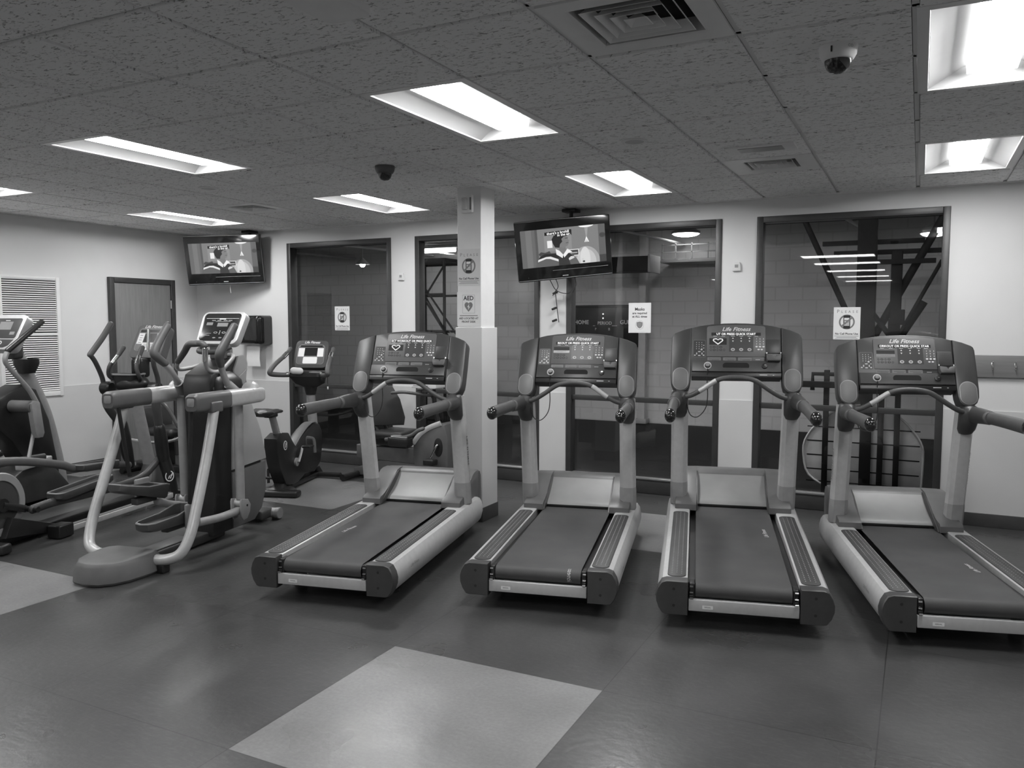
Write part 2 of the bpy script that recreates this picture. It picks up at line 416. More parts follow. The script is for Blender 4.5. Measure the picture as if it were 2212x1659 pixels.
# ---- suspended ceiling
FIX = {}          # cell -> True where a lamp or diffuser replaces the tile
def cell_xy(i, j): return GX+i*G, GY+j*G
LAMPS = [(-7, 2), (-3, 2), (1, 2), (5, 2), (-7, 6), (-3, 6), (1, 6), (5, 6)]
XL_LAMPS = [(2, -3), (2, -6), (2, -10), (2, -14), (2, -18), (-6, -2), (-8, -7), (-3, -14)]  # the last three are extra fill panels, added for more light
for i, j in LAMPS: FIX[(i, j)] = FIX[(i, j+1)] = 'y'
for i, j in XL_LAMPS: FIX[(i, j)] = FIX[(i+1, j)] = 'x'
VENTS = [(3, 1), (3, 6), (-5, 6)]
for c in VENTS: FIX[c] = 'v'
b = MB().m('tile')
i0, i1 = math.floor((XL-GX)/G), math.ceil((XR-GX)/G); j0, j1 = math.floor((YF-GY)/G), math.ceil((YW-GY)/G)
for i in range(i0, i1):
    for j in range(j0, j1):
        if (i, j) in FIX: continue
        x, y = cell_xy(i, j); x0, x1 = max(x+.0145, XL), min(x+G-.0145, XR); y0, y1 = max(y+.0145, YF), min(y+G-.0145, YW)
        if x1-x0 < .02 or y1-y0 < .02: continue
        b.box(((x0+x1)/2, (y0+y1)/2, CEIL+.012), (x1-x0, y1-y0, .036))
struct('ceiling', b, smooth=0)
b = MB().m('tbar')
def bar(x0, x1, y0, y1): b.box(((x0+x1)/2, (y0+y1)/2, CEIL+.0115), (x1-x0, y1-y0, .009))
for i in range(i0, i1+1):
    x = GX+i*G
    if XL < x < XR:
        for j in range(j0, j1):
            if FIX.get((i-1, j)) == 'x' and FIX.get((i, j)) == 'x' and (i-1, j) in XL_LAMPS: continue
            y = GY+j*G; bar(x-.012, x+.012, max(y, YF), min(y+G, YW))
for j in range(j0, j1+1):
    y = GY+j*G
    if YF < y < YW:
        for i in range(i0, i1):
            if (i, j-1) in LAMPS: continue
            x = GX+i*G; bar(max(x, XL), min(x+G, XR), y-.012, y+.012)
struct('trim_%d' % k, b, smooth=0); k += 1
b = MB().m('tbar')
for (x0, x1, y0, y1) in ((XL, XR, YW-.022, YW), (XL, XL+.022, YF, YW), (XR-.022, XR, YF, YW)): b.box(((x0+x1)/2, (y0+y1)/2, CEIL-.008), (x1-x0, y1-y0, .014))
struct('trim_%d' % k, b, smooth=0); k += 1
b = MB().m('dark'); b.box(((XL+XR)/2, (YF+YW)/2, 3.12), (XR-XL+.3, YW-YF+.3, .02)); struct('ceiling_deck', b, smooth=0)

def troffer_parts(t):
    # local: long side along y, mouth at z=0 looking down
    hx, hy = G/2-.016, G-.016
    b = MB().m('white'); R = lambda x, y, z: [(-x, -y, z), (x, -y, z), (x, y, z), (-x, y, z)]
    b.loft([R(hx+.013, hy+.013, .006), R(hx+.012, hy+.012, -.003), R(hx-.03, hy-.03, -.003), R(hx-.032, hy-.032, .004)], (0, 0)); b.build('trim_ring', t)
    b = MB().m('white'); b.loft([R(hx-.034, hy-.034, .004), R(.115, hy-.085, .075), R(.10, hy-.10, .075)], (0, 0))
    b.loft([R(hx-.01, hy-.01, .01), R(hx-.01, hy-.01, .09), R(.02, .02, .092)], (0, 1)); b.build('reflector_pan', t, recalc=False)
    y = hy-.10; Q = lambda x, yy, z: [(-x, -yy, z), (x, -yy, z), (x, yy, z), (-x, yy, z)]
    b = MB().m('lensside'); b.loft([Q(.104, y, .076), Q(.100, y-.004, .036)], (0, 0)); b.m('lens'); b.loft([Q(.100, y-.004, .036), Q(.07, y-.02, .030)], (0, 1)); b.build('lens', t)
proto = None
names = {(-7, 2): 'lit ceiling troffer cut off by the left edge of the photo', (-3, 2): 'long lit ceiling troffer high over the left door wall, second from left', (1, 2): 'largest lit ceiling troffer in the middle, just nearer than the pillar',
  (5, 2): 'bright ceiling troffer in the upper right corner past the dome camera', (-7, 6): 'lit ceiling troffer above the corner television and wooden door', (-3, 6): 'lit ceiling troffer left of the pillar beyond the small dark dome camera',
  (1, 6): 'lit ceiling troffer right of the pillar above the larger television', (5, 6): 'small square-looking ceiling troffer near the window wall at far right'}
def lamp(i, j, lx, label, grp):
    global proto
    if proto is None:
        t = thing('ceiling_troffer', label, 'ceiling light', group=grp); troffer_parts(t); proto = t
    else:
        t = dup(proto); t['label'] = label
        if grp: t['group'] = grp
    if lx: t.location = (GX+(i+1)*G, GY+(j+.5)*G, CEIL); t.rotation_euler = (0, 0, rad(90))
    else: t.location = (GX+(i+.5)*G, GY+(j+1)*G, CEIL); t.rotation_euler = (0, 0, 0)
    return t
for (i, j) in LAMPS: lamp(i, j, False, names[(i, j)], 'ceiling troffers over the machines')
fproto = None
for (i, j) in XL_LAMPS:
    lab = 'flat lit ceiling panel turned crosswise behind the camera, mirrored as bright bar in window, left ones added fill'
    if fproto is None:
        t = fproto = thing('panel_light', lab, 'ceiling light', group='crosswise panel lights behind the camera'); hx, hy = G/2-.016, G-.016; R = lambda x, y, z: [(-x, -y, z), (x, -y, z), (x, y, z), (-x, y, z)]
        b = MB().m('white'); b.loft([R(hx, hy, .03), R(hx, hy, -.006), R(hx-.025, hy-.025, -.006), R(hx-.027, hy-.027, .0)], (1, 0)); b.build('trim_ring', t)
        b = MB().m('flatlens'); b.loft([R(hx-.026, hy-.026, .006), R(hx-.026, hy-.026, -.002)], (0, 1)); b.build('diffuser', t)
    else: t = dup(fproto)
    t.location = (GX+(i+1)*G, GY+(j+.5)*G, CEIL); t.rotation_euler = (0, 0, rad(90))

# air diffusers
def vent(i, j, label, sc=1.0, size=.40):
    t = thing('air_diffuser', label, 'air vent', (GX+(i+.5)*G, GY+(j+.5)*G, CEIL), group='square ceiling air diffusers')
    h = G/2-.014; q = size/2; R = lambda x, z, y=None: [(-x, -(y or x), z), (x, -(y or x), z), (x, (y or x), z), (-x, (y or x), z)]
    b = MB().m('ventpaint'); b.loft([R(h, .008), R(h, -.004), R(q+.012, -.004), R(q, .002), R(q, .06)], (0, 0)); b.build('face_plate', t)
    b = MB().m('dark'); b.loft([R(q, .058), R(.01, .06)], (0, 1)); b.build('duct_opening', t)
    for n_, (r0, r1) in enumerate(((.86, .70), (.64, .48), (.42, .27), (.22, .01))):
        b = MB().m('ventpaint'); b.loft([R(q*r0, -.002), R(q*r0-.003, -.002), R(q*r1, .034), R(q*r1+.003, .036)], (0, 0) if n_ < 3 else (0, 1)); b.build('louver_ring', t, smooth=0)
vent(3, 1, 'large square ceiling air diffuser near the camera at the top of the photo')
vent(3, 6, 'smaller looking square ceiling air diffuser beyond the round ceiling speaker', size=.34)
vent(-5, 6, 'dark square ceiling air diffuser left of the pillar, seen almost edge on', size=.34)
# a plain wall-mounted plate of the return grille by the second diffuser
t = thing('ceiling_plate', 'flat rectangular ceiling plate with a darker centre before the far air diffuser', 'ceiling plate', (GX+3.55*G, GY+5.45*G, CEIL-.006))
b = MB().m('ventpaint'); b.box((0, 0, -.004), (.42, .20, .012), .003); b.build('frame', t); b = MB().m('plastl'); b.box((0, 0, -.011), (.27, .12, .004)); b.build('centre_panel', t)
# blank white panel hung on the ceiling near the camera
t = thing('ceiling_panel', 'pale blank panel with rounded corners on the ceiling at the top edge', 'ceiling panel', (-1.85, 2.21, CEIL-.006), (0, 0, 0))
b = MB().m('tbar'); f = frame_f((0, 0, 0), (1, 0, 0), (0, 1, 0), (0, 0, -1)); b.prism(rrect(.20, .40, .04), f, 0, .028, .006); b.build('panel_shell', t)
# speakers
def speaker(x, y, label):
    t = thing('ceiling_speaker', label, 'ceiling speaker', (x, y, CEIL-.006), group='round ceiling speakers')
    b = MB().m('ventpaint'); b.lathe([(.078, 0), (.08, .004), (.074, .008)], (0, 0, 0), (0, 0, -1), 32); b.build('rim', t)
    b = MB().m('gymlight'); b.lathe([(.072, .006), (.05, .009), (.005, .010)], (0, 0, 0), (0, 0, -1), 32); b.build('mesh_grille', t)
speaker(-1.59, 4.83, 'flat round ceiling speaker beyond the large middle troffer'); speaker(-5.27, 4.93, 'faint round ceiling speaker beyond the long left troffer')
# dome cameras
def dome(x, y, label, sc=1.0, shell='white'):
    t = thing('ceiling_camera', label, 'security camera', (x, y, CEIL-.006)); k_ = sc
    b = MB().m(shell); b.lathe([(.073*k_, 0), (.075*k_, .005), (.070*k_, .035*k_), (.060*k_, .052*k_), (.052*k_, .056*k_)], (0, 0, 0), (0, 0, -1), 32); b.build('housing', t)
    b = MB().m('gloss'); b.lathe([(.052*k_, .054*k_), (.050*k_, .068*k_), (.042*k_, .088*k_), (.028*k_, .101*k_), (.01*k_, .106*k_)], (0, 0, 0), (0, 0, -1), 32); b.build('dark_dome', t)
    if sc == 1.0:
        b = MB().m('ink'); b.box((-.018, -.0715, -.026), (.006, .006, .022)); b.build('slot', t)
        b = MB().m('inkm'); f = frame_f((.05, -.053, -.018), V((.73, .68, 0)), (0, 0, 1), V((.68, -.73, 0))); b.text('CO', .016, f, .001); b.build('lettering', t)
dome(-.33, 3.57, 'white dome security camera with black bubble on the ceiling, right')
dome(-3.42, 4.81, 'small dark dome security camera on the ceiling left of the pillar', .95, 'plastm')
# ================================================================== treadmills
def tread_frame():
    pass
def rail_prof(sd, y, ex=0.0):
    z0 = .088+.006*y; z1 = .262+.019*y+ex; s_ = lambda x: sd*x
    P = [(.292, z0+.012), (.292, z1-.004), (.300, z1), (.405, z1), (.428, z1-.008), (.446, z1-.035), (.456, (z0+z1)/2+.02), (.457, (z0+z1)/2-.02), (.445, z0+.03), (.425, z0+.004), (.400, z0)]
    return [V((sd*x, y, z)) for x, z in P]
UPA, UPB = V((.372, 1.585, .295)), V((.372, 1.42, 1.13))
def cp(x, s, d=0.0): return V((x, 1.384+.361*s-.933*d, 1.268+.933*s+.361*d))
TOP = [(.298, .325), (.24, .340), (.16, .352), (.08, .358), (0, .36), (-.08, .358), (-.16, .352), (-.24, .340), (-.298, .325)]
def console(t, msg, heart):
    f = cp
    b = MB().m('panel'); b.prism([(-.298, -.004), (.298, -.004)]+TOP, f, -.06, .0, .006); b.build('console_panel', t)
    b = MB().m('black'); b.prism([(-.296, -.034), (.296, -.034), (.297, 0), (-.297, 0)], f, -.09, .018, .004)
    b.m('label').rect(f, .155, .205, -.020, -.015, .0186); b.m('label').rect(f, .24, .25, -.020, -.016, .0186); b.build('console_lip', t)
    # lower ledge
    b = MB().m('panel'); g = lambda x, s, d=0.0: f(x, s, d+.004+.010*(1-(s/.088)))
    b.prism([(-.294, .002), (.294, .002), (.294, .084), (-.294, .084)], lambda x, s, d: f(x, s, .0+d*(1.0 if s > .05 else 1.6)), 0, .014, .003); b.build('console_ledge', t)
    LD = .0225
    b = MB().m('label'); fl = lambda x, s, d=0.0: f(-.188+x, .045+s, LD-.006+d)
    b.prism(ellipse(.026, .026, 28), fl, 0, .006, .001); b.m('black').prism(ellipse(.019, .019, 24), fl, .006, .008); b.m('plastl').prism(ellipse(.014, .014, 24, 0, .002), fl, .008, .022, .003); b.build('stop_button', t)
    b = MB().m('dark'); b.flat(rrect(.175, .046, .022, 6, 0, .044), lambda x, s, d: f(x, s, LD-.003+d), 0); b.build('ledge_slot', t)
    b = MB().m('black'); fl = lambda x, s, d=0.0: f(.188+x, .045+s, LD-.006+d); b.prism(ellipse(.019, .019, 24), fl, 0, .010, .002); b.m('chrome').prism(ellipse(.008, .006, 16, .004, .006), fl, .010, .012); b.build('knob', t)
    # raised overlay
    b = MB().m('overlay'); b.prism([(-.195, .115), (.195, .115), (.195, .325), (.185, .335), (.08, .345), (-.08, .345), (-.185, .335), (-.195, .325)], f, 0, .004, .001); b.build('overlay', t)
    D = .0047
    b = MB().m('print'); b.text('Life Fitness', .040, lambda x, s, d: f(x, .312+s, D), shear=.35, bold=.0008, wide=1.05); b.build('lettering', t)
    b = MB().m('ink'); b.rect(f, -.165, .165, .266, .288, D); b.m('led').text(msg, .0215, lambda x, s, d: f(x, .277+s, D+.0004), bold=.0002, wide=.98); b.build('message_display', t)
    b = MB()
    if heart:
        b.m('ink').rect(f, -.178, -.062, .200, .247, D); b.m('led')
        P = [(0, 1.6), (1, 2.4), (2, 2.6), (3, 2.2), (3.4, 1.2), (3, .2), (2.2, -.7), (1.4, -1.6), (.7, -2.3), (0, -3)]
        for x, y in P+[(-x, y) for x, y in P[1:-1]]: b.rect(f, -.12+x*.0092-.0036, -.12+x*.0092+.0036, .225+y*.0068-.0027, .225+y*.0068+.0027, D+.0004)
    else:
        b.m('ink').rect(f, -.178, -.062, .222, .247, D); b.m('lcd').rect(f, -.18, -.06, .201, .220, D); b.m('inkm').text('SELECT', .013, lambda x, s, d: f(-.12+x, .2105+s, D+.0004), wide=1.6)
    b.build('programme_display', t)
    b = MB().m('panel'); b.rect(f, -.045, .115, .150, .262, D); b.m('print')
    for x in (-.02, .035, .09):
        b.flat([(x-.006, .243), (x+.006, .243), (x, .254)], f, D+.0005); b.flat([(x-.006, .231), (x, .220), (x+.006, .231)], f, D+.0005)
        b.m('label').flat(ellipse(.0135, .011, 18, x, .166), f, D+.0005); b.m('inkm').flat(ellipse(.008, .006, 14, x, .166), f, D+.0009); b.m('print')
    for x in (-.14, -.085, -.02, .035, .09, .135): b.rect(f, x-.012, x+.012, .2605, .2635, D+.0006)
    for r in range(4):
        for c in range(3):
            x, y = .137+c*.0225, .243-r*.0185
            if r < 3: b.text('123456789'[r*3+c], .012, lambda u, s, d: f(x+u, y+s, D+.0005), bold=.0004)
            else: b.flat(ellipse(.008, .0055, 12, x, y), f, D+.0005)
    for x in (.150, .171): b.flat(ellipse(.008, .005, 12, x, .167), f, D+.0005)
    b.m('ink')
    for r in range(2):
        for c in range(5):
            if (r, c) == (0, 4): continue
            b.flat(ellipse(.0095 if c % 2 else .007, .0068, 12, -.168+c*.0225, .183-r*.021), f, D+.0005)
    b.m('inkm')
    for r in range(2):
        for c in range(5):
            if (r, c) == (0, 4): continue
            b.flat(ellipse(.005, .0028, 8, -.168+c*.0225, .183-r*.021), f, D+.0009)
    b.build('key_pad', t)
    b = MB().m('inkm'); b.flat(rrect(.084, .124, .008, 3, -.245, .172), f, .0006); b.m('panel').flat(rrect(.080, .120, .007, 3, -.245, .172), f, .001); b.m('label')
    for r in range(4):
        for c in range(3): b.rect(f, -.265+c*.018-.002, -.265+c*.018+.002, .216-r*.015-.003, .216-r*.015+.003, .0014)
    for (x, y, a, c) in ((-.245, .150, .010, .004), (-.245, .122, .010, .004), (-.263, .136, .004, .008), (-.227, .136, .004, .008), (-.275, .124, .006, .005), (-.216, .124, .006, .005), (-.230, .165, .007, .006), (-.216, .196, .005, .003), (-.216, .176, .005, .003), (-.216, .150, .005, .003)):
        b.flat(ellipse(a, c, 12, x, y), f, .0014)
    b.build('navigation_pad', t)
    b = MB().m('inkm')
    for x0, x1 in ((-.19, -.10), (-.085, .0), (.015, .105)):
        b.rect(f, x0, x1, .088, .110, .0006); b.m('panel').rect(f, x0+.01, x1-.004, .0965, .0995, .001); b.rect(f, x0+.03, x1-.01, .0905, .0925, .001); b.m('inkm')
    b.m('label').rect(f, .13, .16, .094, .097, .0006); b.build('instruction_strip', t)
    # device holder with clip
    b = MB().m('panel'); b.prism(rrect(.094, .10, .008, 3, .246, .190), f, 0, .006, .002); b.m('plastm').prism([(.206, .078), (.288, .078), (.296, .10), (.296, .128), (.262, .122), (.252, .108), (.242, .122), (.198, .128), (.198, .10)], f, .004, .045, .008); b.m('chrome')
    for x in (.202, .292): b.prism(ellipse(.0045, .009, 12, x, .138), f, .004, .030, .002)
    b.build('device_holder', t)
    # wings
    W_ = [(.300, .325), (.36, .308), (.415, .284), (.428, .272), (.434, .25), (.437, .10), (.4375, -.03), (.434, -.075), (.420, -.112), (.395, -.135), (.365, -.140), (.335, -.132), (.314, -.11), (.304, -.07), (.301, -.02)]
    for sd in (-1, 1):
        b = MB().m('wing'); b.prism([(sd*x, s) for x, s in W_], f, -.085, .008, .010); o = b.build('console_wing', t)
        b = MB().m('lcd'); e = lambda a, c: ellipse(a, c, 36, sd*.369, -.048)
        b.prism(rrect(.108, .160, .054, 10, sd*.3695, -.048), f, .007, .0105, .002); b.m('badge').prism(rrect(.097, .149, .048, 10, sd*.3695, -.048), f, .0105, .0125, .001); b.build('oval_badge', o)
    # slots in the underside link wing to upright
def treadmill(label, loc, yaw, pitch, msg, heart, logo):
    t = thing('treadmill', label, 'treadmill', (loc[0], loc[1], 0), (pitch, 0, yaw), 'row of four treadmills')
    for sd in (-1, 1):
        b = MB().m('silver'); ys = [.055, .5, 1.0, 1.45, 1.70, 1.80, 1.845, 1.865]
        def rr(y):
            P = rail_prof(sd, min(y, 1.80)); 
            if y > 1.80:
                c = V((sd*.37, y, (P[0].z+P[2].z)/2)); q = {1.845: .90, 1.865: .66}[y]; P = [V((c.x+(p.x-c.x)*q, y, c.z+(p.z-c.z)*q)) for p in P]
            return P
        b.loft([rr(y) for y in ys]); o = b.build('side_rail', t)
        b = MB().m('inkm'); f = frame_f((sd*.4585, .34, .19), (0, sd, 0), (0, 0, 1), (sd, 0, 0)); b.text('Life Fitness', .03, f, .0, shear=.3); b.build('lettering', o)
        b = MB().m('plast'); P = rail_prof(sd, .0, .003)
        Q = [V((sd*.29, 0, .076)), V((sd*.29, 0, .265)), V((sd*.405, 0, .266)), V((sd*.432, 0, .256)), V((sd*.452, 0, .222)), V((sd*.462, 0, .185)), V((sd*.460, 0, .15)), V((sd*.447, 0, .112)), V((sd*.425, 0, .080)), V((sd*.41, 0, .076))]
        c = V((sd*.36, 0, .17)); sh = lambda q, y: [V((c.x+(p.x-c.x)*q, y, c.z+(p.z-c.z)*q)) for p in Q]
        b.loft([sh(.96, -.008), sh(.99, -.003), sh(1.0, .006), sh(1.0, .062)]); b.m('ink')
        for z in (.13, .222): b.cyl((sd*.365, -.0085, z), (sd*.365, -.0078, z), .008, n=14)
        b.build('end_cap', t)
        b = MB().m('pad'); f = lambda x, y, d: V((sd*.352+x, y, .262+.019*y+d)); b.prism(rrect(.100, 1.27, .034, 6, 0, .705), f, -.004, .006, .003)
        b.m('dot'); ny = 44
        for i in range(ny):
            for j in range(3):
                x, y = (j-1)*.026, .115+i*(1.18/(ny-1))+(.012 if j == 1 else 0)
                c = f(x, y, .0095); r_ = b.ring([f(x-.003, y-.004, .0058), f(x+.003, y-.004, .0058), f(x+.003, y+.004, .0058), f(x-.003, y+.004, .0058), c])
                for q in ((0, 1, 4), (1, 2, 4), (2, 3, 4), (3, 0, 4)): b.face([r_[k] for k in q])
        b.build('foot_rail_pad', t)
        b = MB().m('black'); b.box((sd*.268, .055, .205), (.030, .075, .09), .006); b.box((sd*.272, .02, .16), (.022, .03, .06), .004); b.m('chrome')
        for y, z in ((.018, .235), (.016, .20), (.0, .175)): b.cyl((sd*.262, y-.004, z), (sd*.280, y-.004, z), .006, n=10)
        b.build('roller_bracket', t)
    b = MB().m('silver'); b.box((0, .014, .135), (.572, .028, .066), .004); o = b.build('rear_crossbar', t)
    b = MB().m('paper'); f = frame_f((-.185, -.0005, .128), (1, 0, 0), (0, 0, 1), (0, -1, 0)); b.flat(rrect(.056, .020, .003), f, 0); b.m('ink').text('SERIAL', .010, f, .0004, wide=1.2); b.build('serial_label', o)
    # deck and belt
    b = MB().m('black'); b.box((0, .82, .222), (.575, 1.50, .03)); b.build('deck', t)
    b = MB().m('belt'); R0 = .043; prof = []
    for k in range(10): a = rad(-100-80*k/9); prof.append((.052+R0*math.cos(a), .208+R0*math.sin(a)))
    for k in range(1, 8): a = rad(180-90*k/7); prof.append((.052+R0*math.cos(a), .208+R0*math.sin(a)))
    prof += [(y, .251+.019*(y-.05)) for y in (.3, .6, .9, 1.2, 1.56)]
    b.loft([[(-.25, y, z) for y, z in prof], [(.25, y, z) for y, z in prof]], (0, 0), closed=False); o = b.build('belt', t)
    b = MB().m('label'); lx, ly, la = logo
    if la is None:   # printed across the rear roller
        def f(x, y, d=0):
            u = x+.02; a = rad(180)-u/R0; return V((lx+y, .052+(R0+.0012)*math.cos(a), .208+(R0+.0012)*math.sin(a)))
        b.text('itness', .038, lambda x, y, d: f(x, y), shear=.25)
    else:
        ca, sa = math.cos(la), math.sin(la); b.text('Life Fitness', .036, lambda x, y, d: V((lx+x*ca-y*sa, ly+x*sa+y*ca, .2522+.019*(ly+x*sa+y*ca-.05)+.001)), shear=.3, bold=.0006)
    b.build('lettering', o)
    # motor cover
    b = MB().m('hood'); rows = [(1.815, .462), (1.835, .482), (1.90, .495), (1.945, .492), (1.968, .462), (1.975, .36), (1.972, .13)]
    b.loft([[(x, y, z+dz) for x, dz in ((-.395, -.02), (-.375, -.004), (-.25, 0), (.25, 0), (.375, -.004), (.395, -.02))] for y, z in rows], (0, 0), closed=False)
    b.loft([[(x, y, z) for y, z in [(1.82, .455)]+[(1.835, .47), (1.90, .482), (1.945, .478), (1.968, .44), (1.975, .34), (1.972, .13), (1.82, .13)]] for x in (-.394, .394)]); b.build('motor_cover', t)
    b = MB().m('hoodface'); rows = [(1.545, .300), (1.555, .312), (1.58, .326), (1.63, .347), (1.69, .378), (1.75, .415), (1.80, .450), (1.818, .464)]
    b.loft([[(x, y, z) for x in (-.246, -.12, 0, .12, .246)] for y, z in rows], (0, 0), closed=False); b.m('black').box((0, 1.556, .293), (.49, .02, .018), .003); b.build('cover_face', t)
    for sd in (-1, 1):
        b = MB().m('hood'); f = lambda y, z, d: V((sd*(.248+d), y, z))
        b.prism([(1.425, .280), (1.425, .322), (1.44, .336), (1.52, .352), (1.60, .385), (1.70, .445), (1.78, .486), (1.83, .495), (1.90, .494), (1.90, .25), (1.5, .28)], f, .0, .147, .008); b.build('cover_shoulder', t)
        b = MB().m('plast'); f = lambda y, z, d: V((sd*(.238+d), y, z))
        b.prism([(1.43, .282), (1.48, .318), (1.56, .360), (1.64, .412), (1.72, .456), (1.80, .484), (1.825, .482), (1.78, .44), (1.70, .385), (1.62, .338), (1.545, .298)], f, .0, .012, .003); b.build('cover_fin', t)
        # uprights
        b = MB().m('silver'); sec = [(-.060, .012), (-.052, -.030), (-.028, -.052), (.010, -.056), (.040, -.046), (.058, -.018), (.060, .020), (.046, .044), (.0, .052), (-.045, .044)]
        rs = []
        for tt, q in ((0, 1.0), (.10, 1.0), (.5, .98), (.85, .97), (1, .95)):
            c = UPA.lerp(UPB, tt); rs.append([V((sd*(c.x+x*q), c.y+y*q, c.z)) for x, y in sec])
        b.loft(rs); o = b.build('upright', t)
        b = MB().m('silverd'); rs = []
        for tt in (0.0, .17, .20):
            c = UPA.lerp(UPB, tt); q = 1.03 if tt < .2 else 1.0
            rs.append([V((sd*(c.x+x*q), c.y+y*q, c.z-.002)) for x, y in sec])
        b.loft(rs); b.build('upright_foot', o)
        b = MB().m('ink'); d_ = (UPB-UPA).normalized(); c = UPA.lerp(UPB, .50); f = frame_f((sd*(c.x+.0600), c.y, c.z), d_*-1, V((0, -d_.z*sd*-1, d_.y*sd*-1)) if False else V((0, sd*d_.z, -sd*d_.y)), (sd, 0, 0)); b.text('LIFE FITNESS', .042, f, .0006, shear=.2); b.build('lettering', o)
        # hand rail boots
        b = MB().m('plast')
        rs = []
        for (y, z, a, c_) in ((1.425, .945, .020, .018), (1.412, .955, .040, .034), (1.395, .985, .054, .050), (1.372, 1.03, .058, .062), (1.355, 1.075, .060, .068), (1.352, 1.11, .058, .066), (1.36, 1.135, .050, .055), (1.37, 1.15, .03, .035)):
            rs.append([V((sd*(.375+a*math.cos(2*PI*k/20)), y+c_*math.sin(2*PI*k/20), z)) for k in range(20)])
        b.loft(rs); b.tube([(sd*.385, 1.36, 1.085), (sd*.40, 1.22, 1.090), (sd*.405, 1.09, 1.090)], [.050, .046, .040], 16, 5, (.86, 1.1), (1, 0, 0)); b.build('rail_boot', t)
        b = MB().m('grip'); b.tube([(sd*.405, 1.09, 1.090), (sd*.41, .85, 1.090), (sd*.412, .56, 1.088)], [.034, .035, .037], 18, 5, (.86, 1.12), (1, 0, 0)); o = b.build('hand_rail', t)
        b = MB().m('gloss'); b.ball((sd*.4125, .548, 1.087), .034, .048, .043, 18); b.m('chrome')
        for dx, dz in ((-.008, .014), (.008, .014), (-.008, .0), (.008, .0)): b.ball((sd*.4125+dx, .5035, 1.094+dz), .004, .003, .005, 8)
        b.build('rail_tip', o)
        b = MB().m('plastm'); b.cyl((sd*.404, 1.095, 1.09), (sd*.4055, 1.065, 1.09), .041, n=18, ch=.003); b.build('collar', o)
    b = MB().m('grip'); P = [(-.372, 1.335, 1.098), (-.30, 1.315, 1.115), (-.225, 1.30, 1.158), (-.13, 1.297, 1.222), (-.06, 1.296, 1.242), (0, 1.296, 1.246), (.06, 1.296, 1.242), (.13, 1.297, 1.222), (.225, 1.30, 1.158), (.30, 1.315, 1.115), (.372, 1.335, 1.098)]
    b.tube(P, .0165, 14, 5); o = b.build('crossbar', t)
    b = MB().m('silver')
    q = b.path(P, 5); ia = [i for i, p in enumerate(q) if (-.25 < p.x < -.12 if not logo[1] < .3 else .12 < p.x < .25)]; b.tube([q[i]+V((0, -.001, .001)) for i in ia], .0172, 14, 1); b.build('pulse_sensor', o)
    console(t, msg, heart)
    # safety cord
    b = MB().m('cable'); b.tube([cp(-.188, .02, .03), V((-.19, 1.36, 1.22)), V((-.185, 1.35, 1.10)), V((-.20, 1.345, 1.02)), V((-.25, 1.34, .965)), V((-.30, 1.335, .98)), V((-.325, 1.33, 1.06)), V((-.33, 1.33, 1.10))], .0032, 8, 6); b.build('safety_cord', t)
    # feet reach the floor whatever the incline
    tp = math.tan(pitch)
    for sd in (-1, 1):
        b = MB().m('black'); z = -tp*.33+.001; b.cyl((sd*.31, .33, z), (sd*.31, .33, .1), .034, n=18); b.cyl((sd*.31, .33, z), (sd*.31, .33, z+.018), .045, n=18); b.build('levelling_foot', t)
        b = MB().m('black'); zw = -tp*1.74+.002; b.box((sd*.30, 1.72, (zw+.04+.15)/2), (.05, .09, .15-zw-.03), .004); b.cyl((sd*.28, 1.74, zw+.045), (sd*.325, 1.74, zw+.045), .043, n=22, ch=.004); b.build('transport_wheel', t)
    return t
TM = [((-3.104, 3.675), .214, -.005, 'ECT WORKOUT OR PRESS QUICK', True, (-.165, .72, rad(83)), 'leftmost treadmill, console before the square white pillar, heart on its display'),
      ((-1.912, 4.128), .232, -.014, 'RKOUT OR PRESS QUICK START', False, (.185, 0, None), 'second treadmill from the pillar, its console right under the bigger television'),
      ((-.793, 4.337), .243, .036, 'UT OR PRESS QUICK START', True, (.185, .98, rad(95)), 'third treadmill from the pillar, raised on an incline, heart shape lit on its console'),
      ((.316, 4.62), .273, -.018, 'ORKOUT OR PRESS QUICK STAR', False, (.175, .62, rad(97)), 'rightmost treadmill, in front of the coat hook board, cut off by the photo edge')]
for loc, yaw, pitch, msg, heart, logo, label in TM: treadmill(label, loc, yaw, pitch, msg, heart, logo)
# ================================================================== arc trainer in the left foreground
def logo_badge(t, o, un, up, r=.042):
    b = MB().m('print'); un = V(un).normalized(); up = V(up); ux = up.cross(un).normalized(); f = frame_f(o, ux, up, un)
    b.prism(ellipse(r*.82, r, 24), f, 0, .004); b.m('black').flat(ellipse(r*.66, r*.82, 24), f, .0044); b.m('print').text('lf', r*1.5, f, .0048, shear=.3, bold=.001); return b.build('badge', t)
def bezel_console(t, c, w, h, tilt, mats=('silver', 'screen'), depth=.05, rows=True, name='console', taper=1.0):
    # c centre of face; leans back by tilt about x; faces -y
    u = V((0, math.sin(tilt), math.cos(tilt))); n = V((0, -math.cos(tilt), math.sin(tilt))); f0 = frame_f(c, (1, 0, 0), u, n)
    f = lambda x, y, d=0.0: f0(x*(1+(taper-1)*(.5-y/h)), y, d)
    b = MB().m(mats[0]); b.prism(rrect(w, h, .05, 6), f, -depth, .006, .008); o = b.build(name, t)
    return o, f
t = thing('arc_trainer', 'tall silver and charcoal arc trainer in the left foreground with curved frame tubes', 'elliptical trainer', (-4.710, 3.644, 0), (0, 0, .1532))
b = MB().m('pod')     # rear step pod
def podring(q, z, sh=0):
    P = [(-.20, .02), (-.215, -.06), (-.20, -.20), (-.165, -.30), (-.10, -.375), (0, -.40), (.10, -.385), (.17, -.33), (.215, -.24), (.235, -.10), (.235, .0), (.20, .06), (0, .07), (-.15, .06)]
    return [V((x*q, (y+.16)*q-.16, z)) for x, y in P]
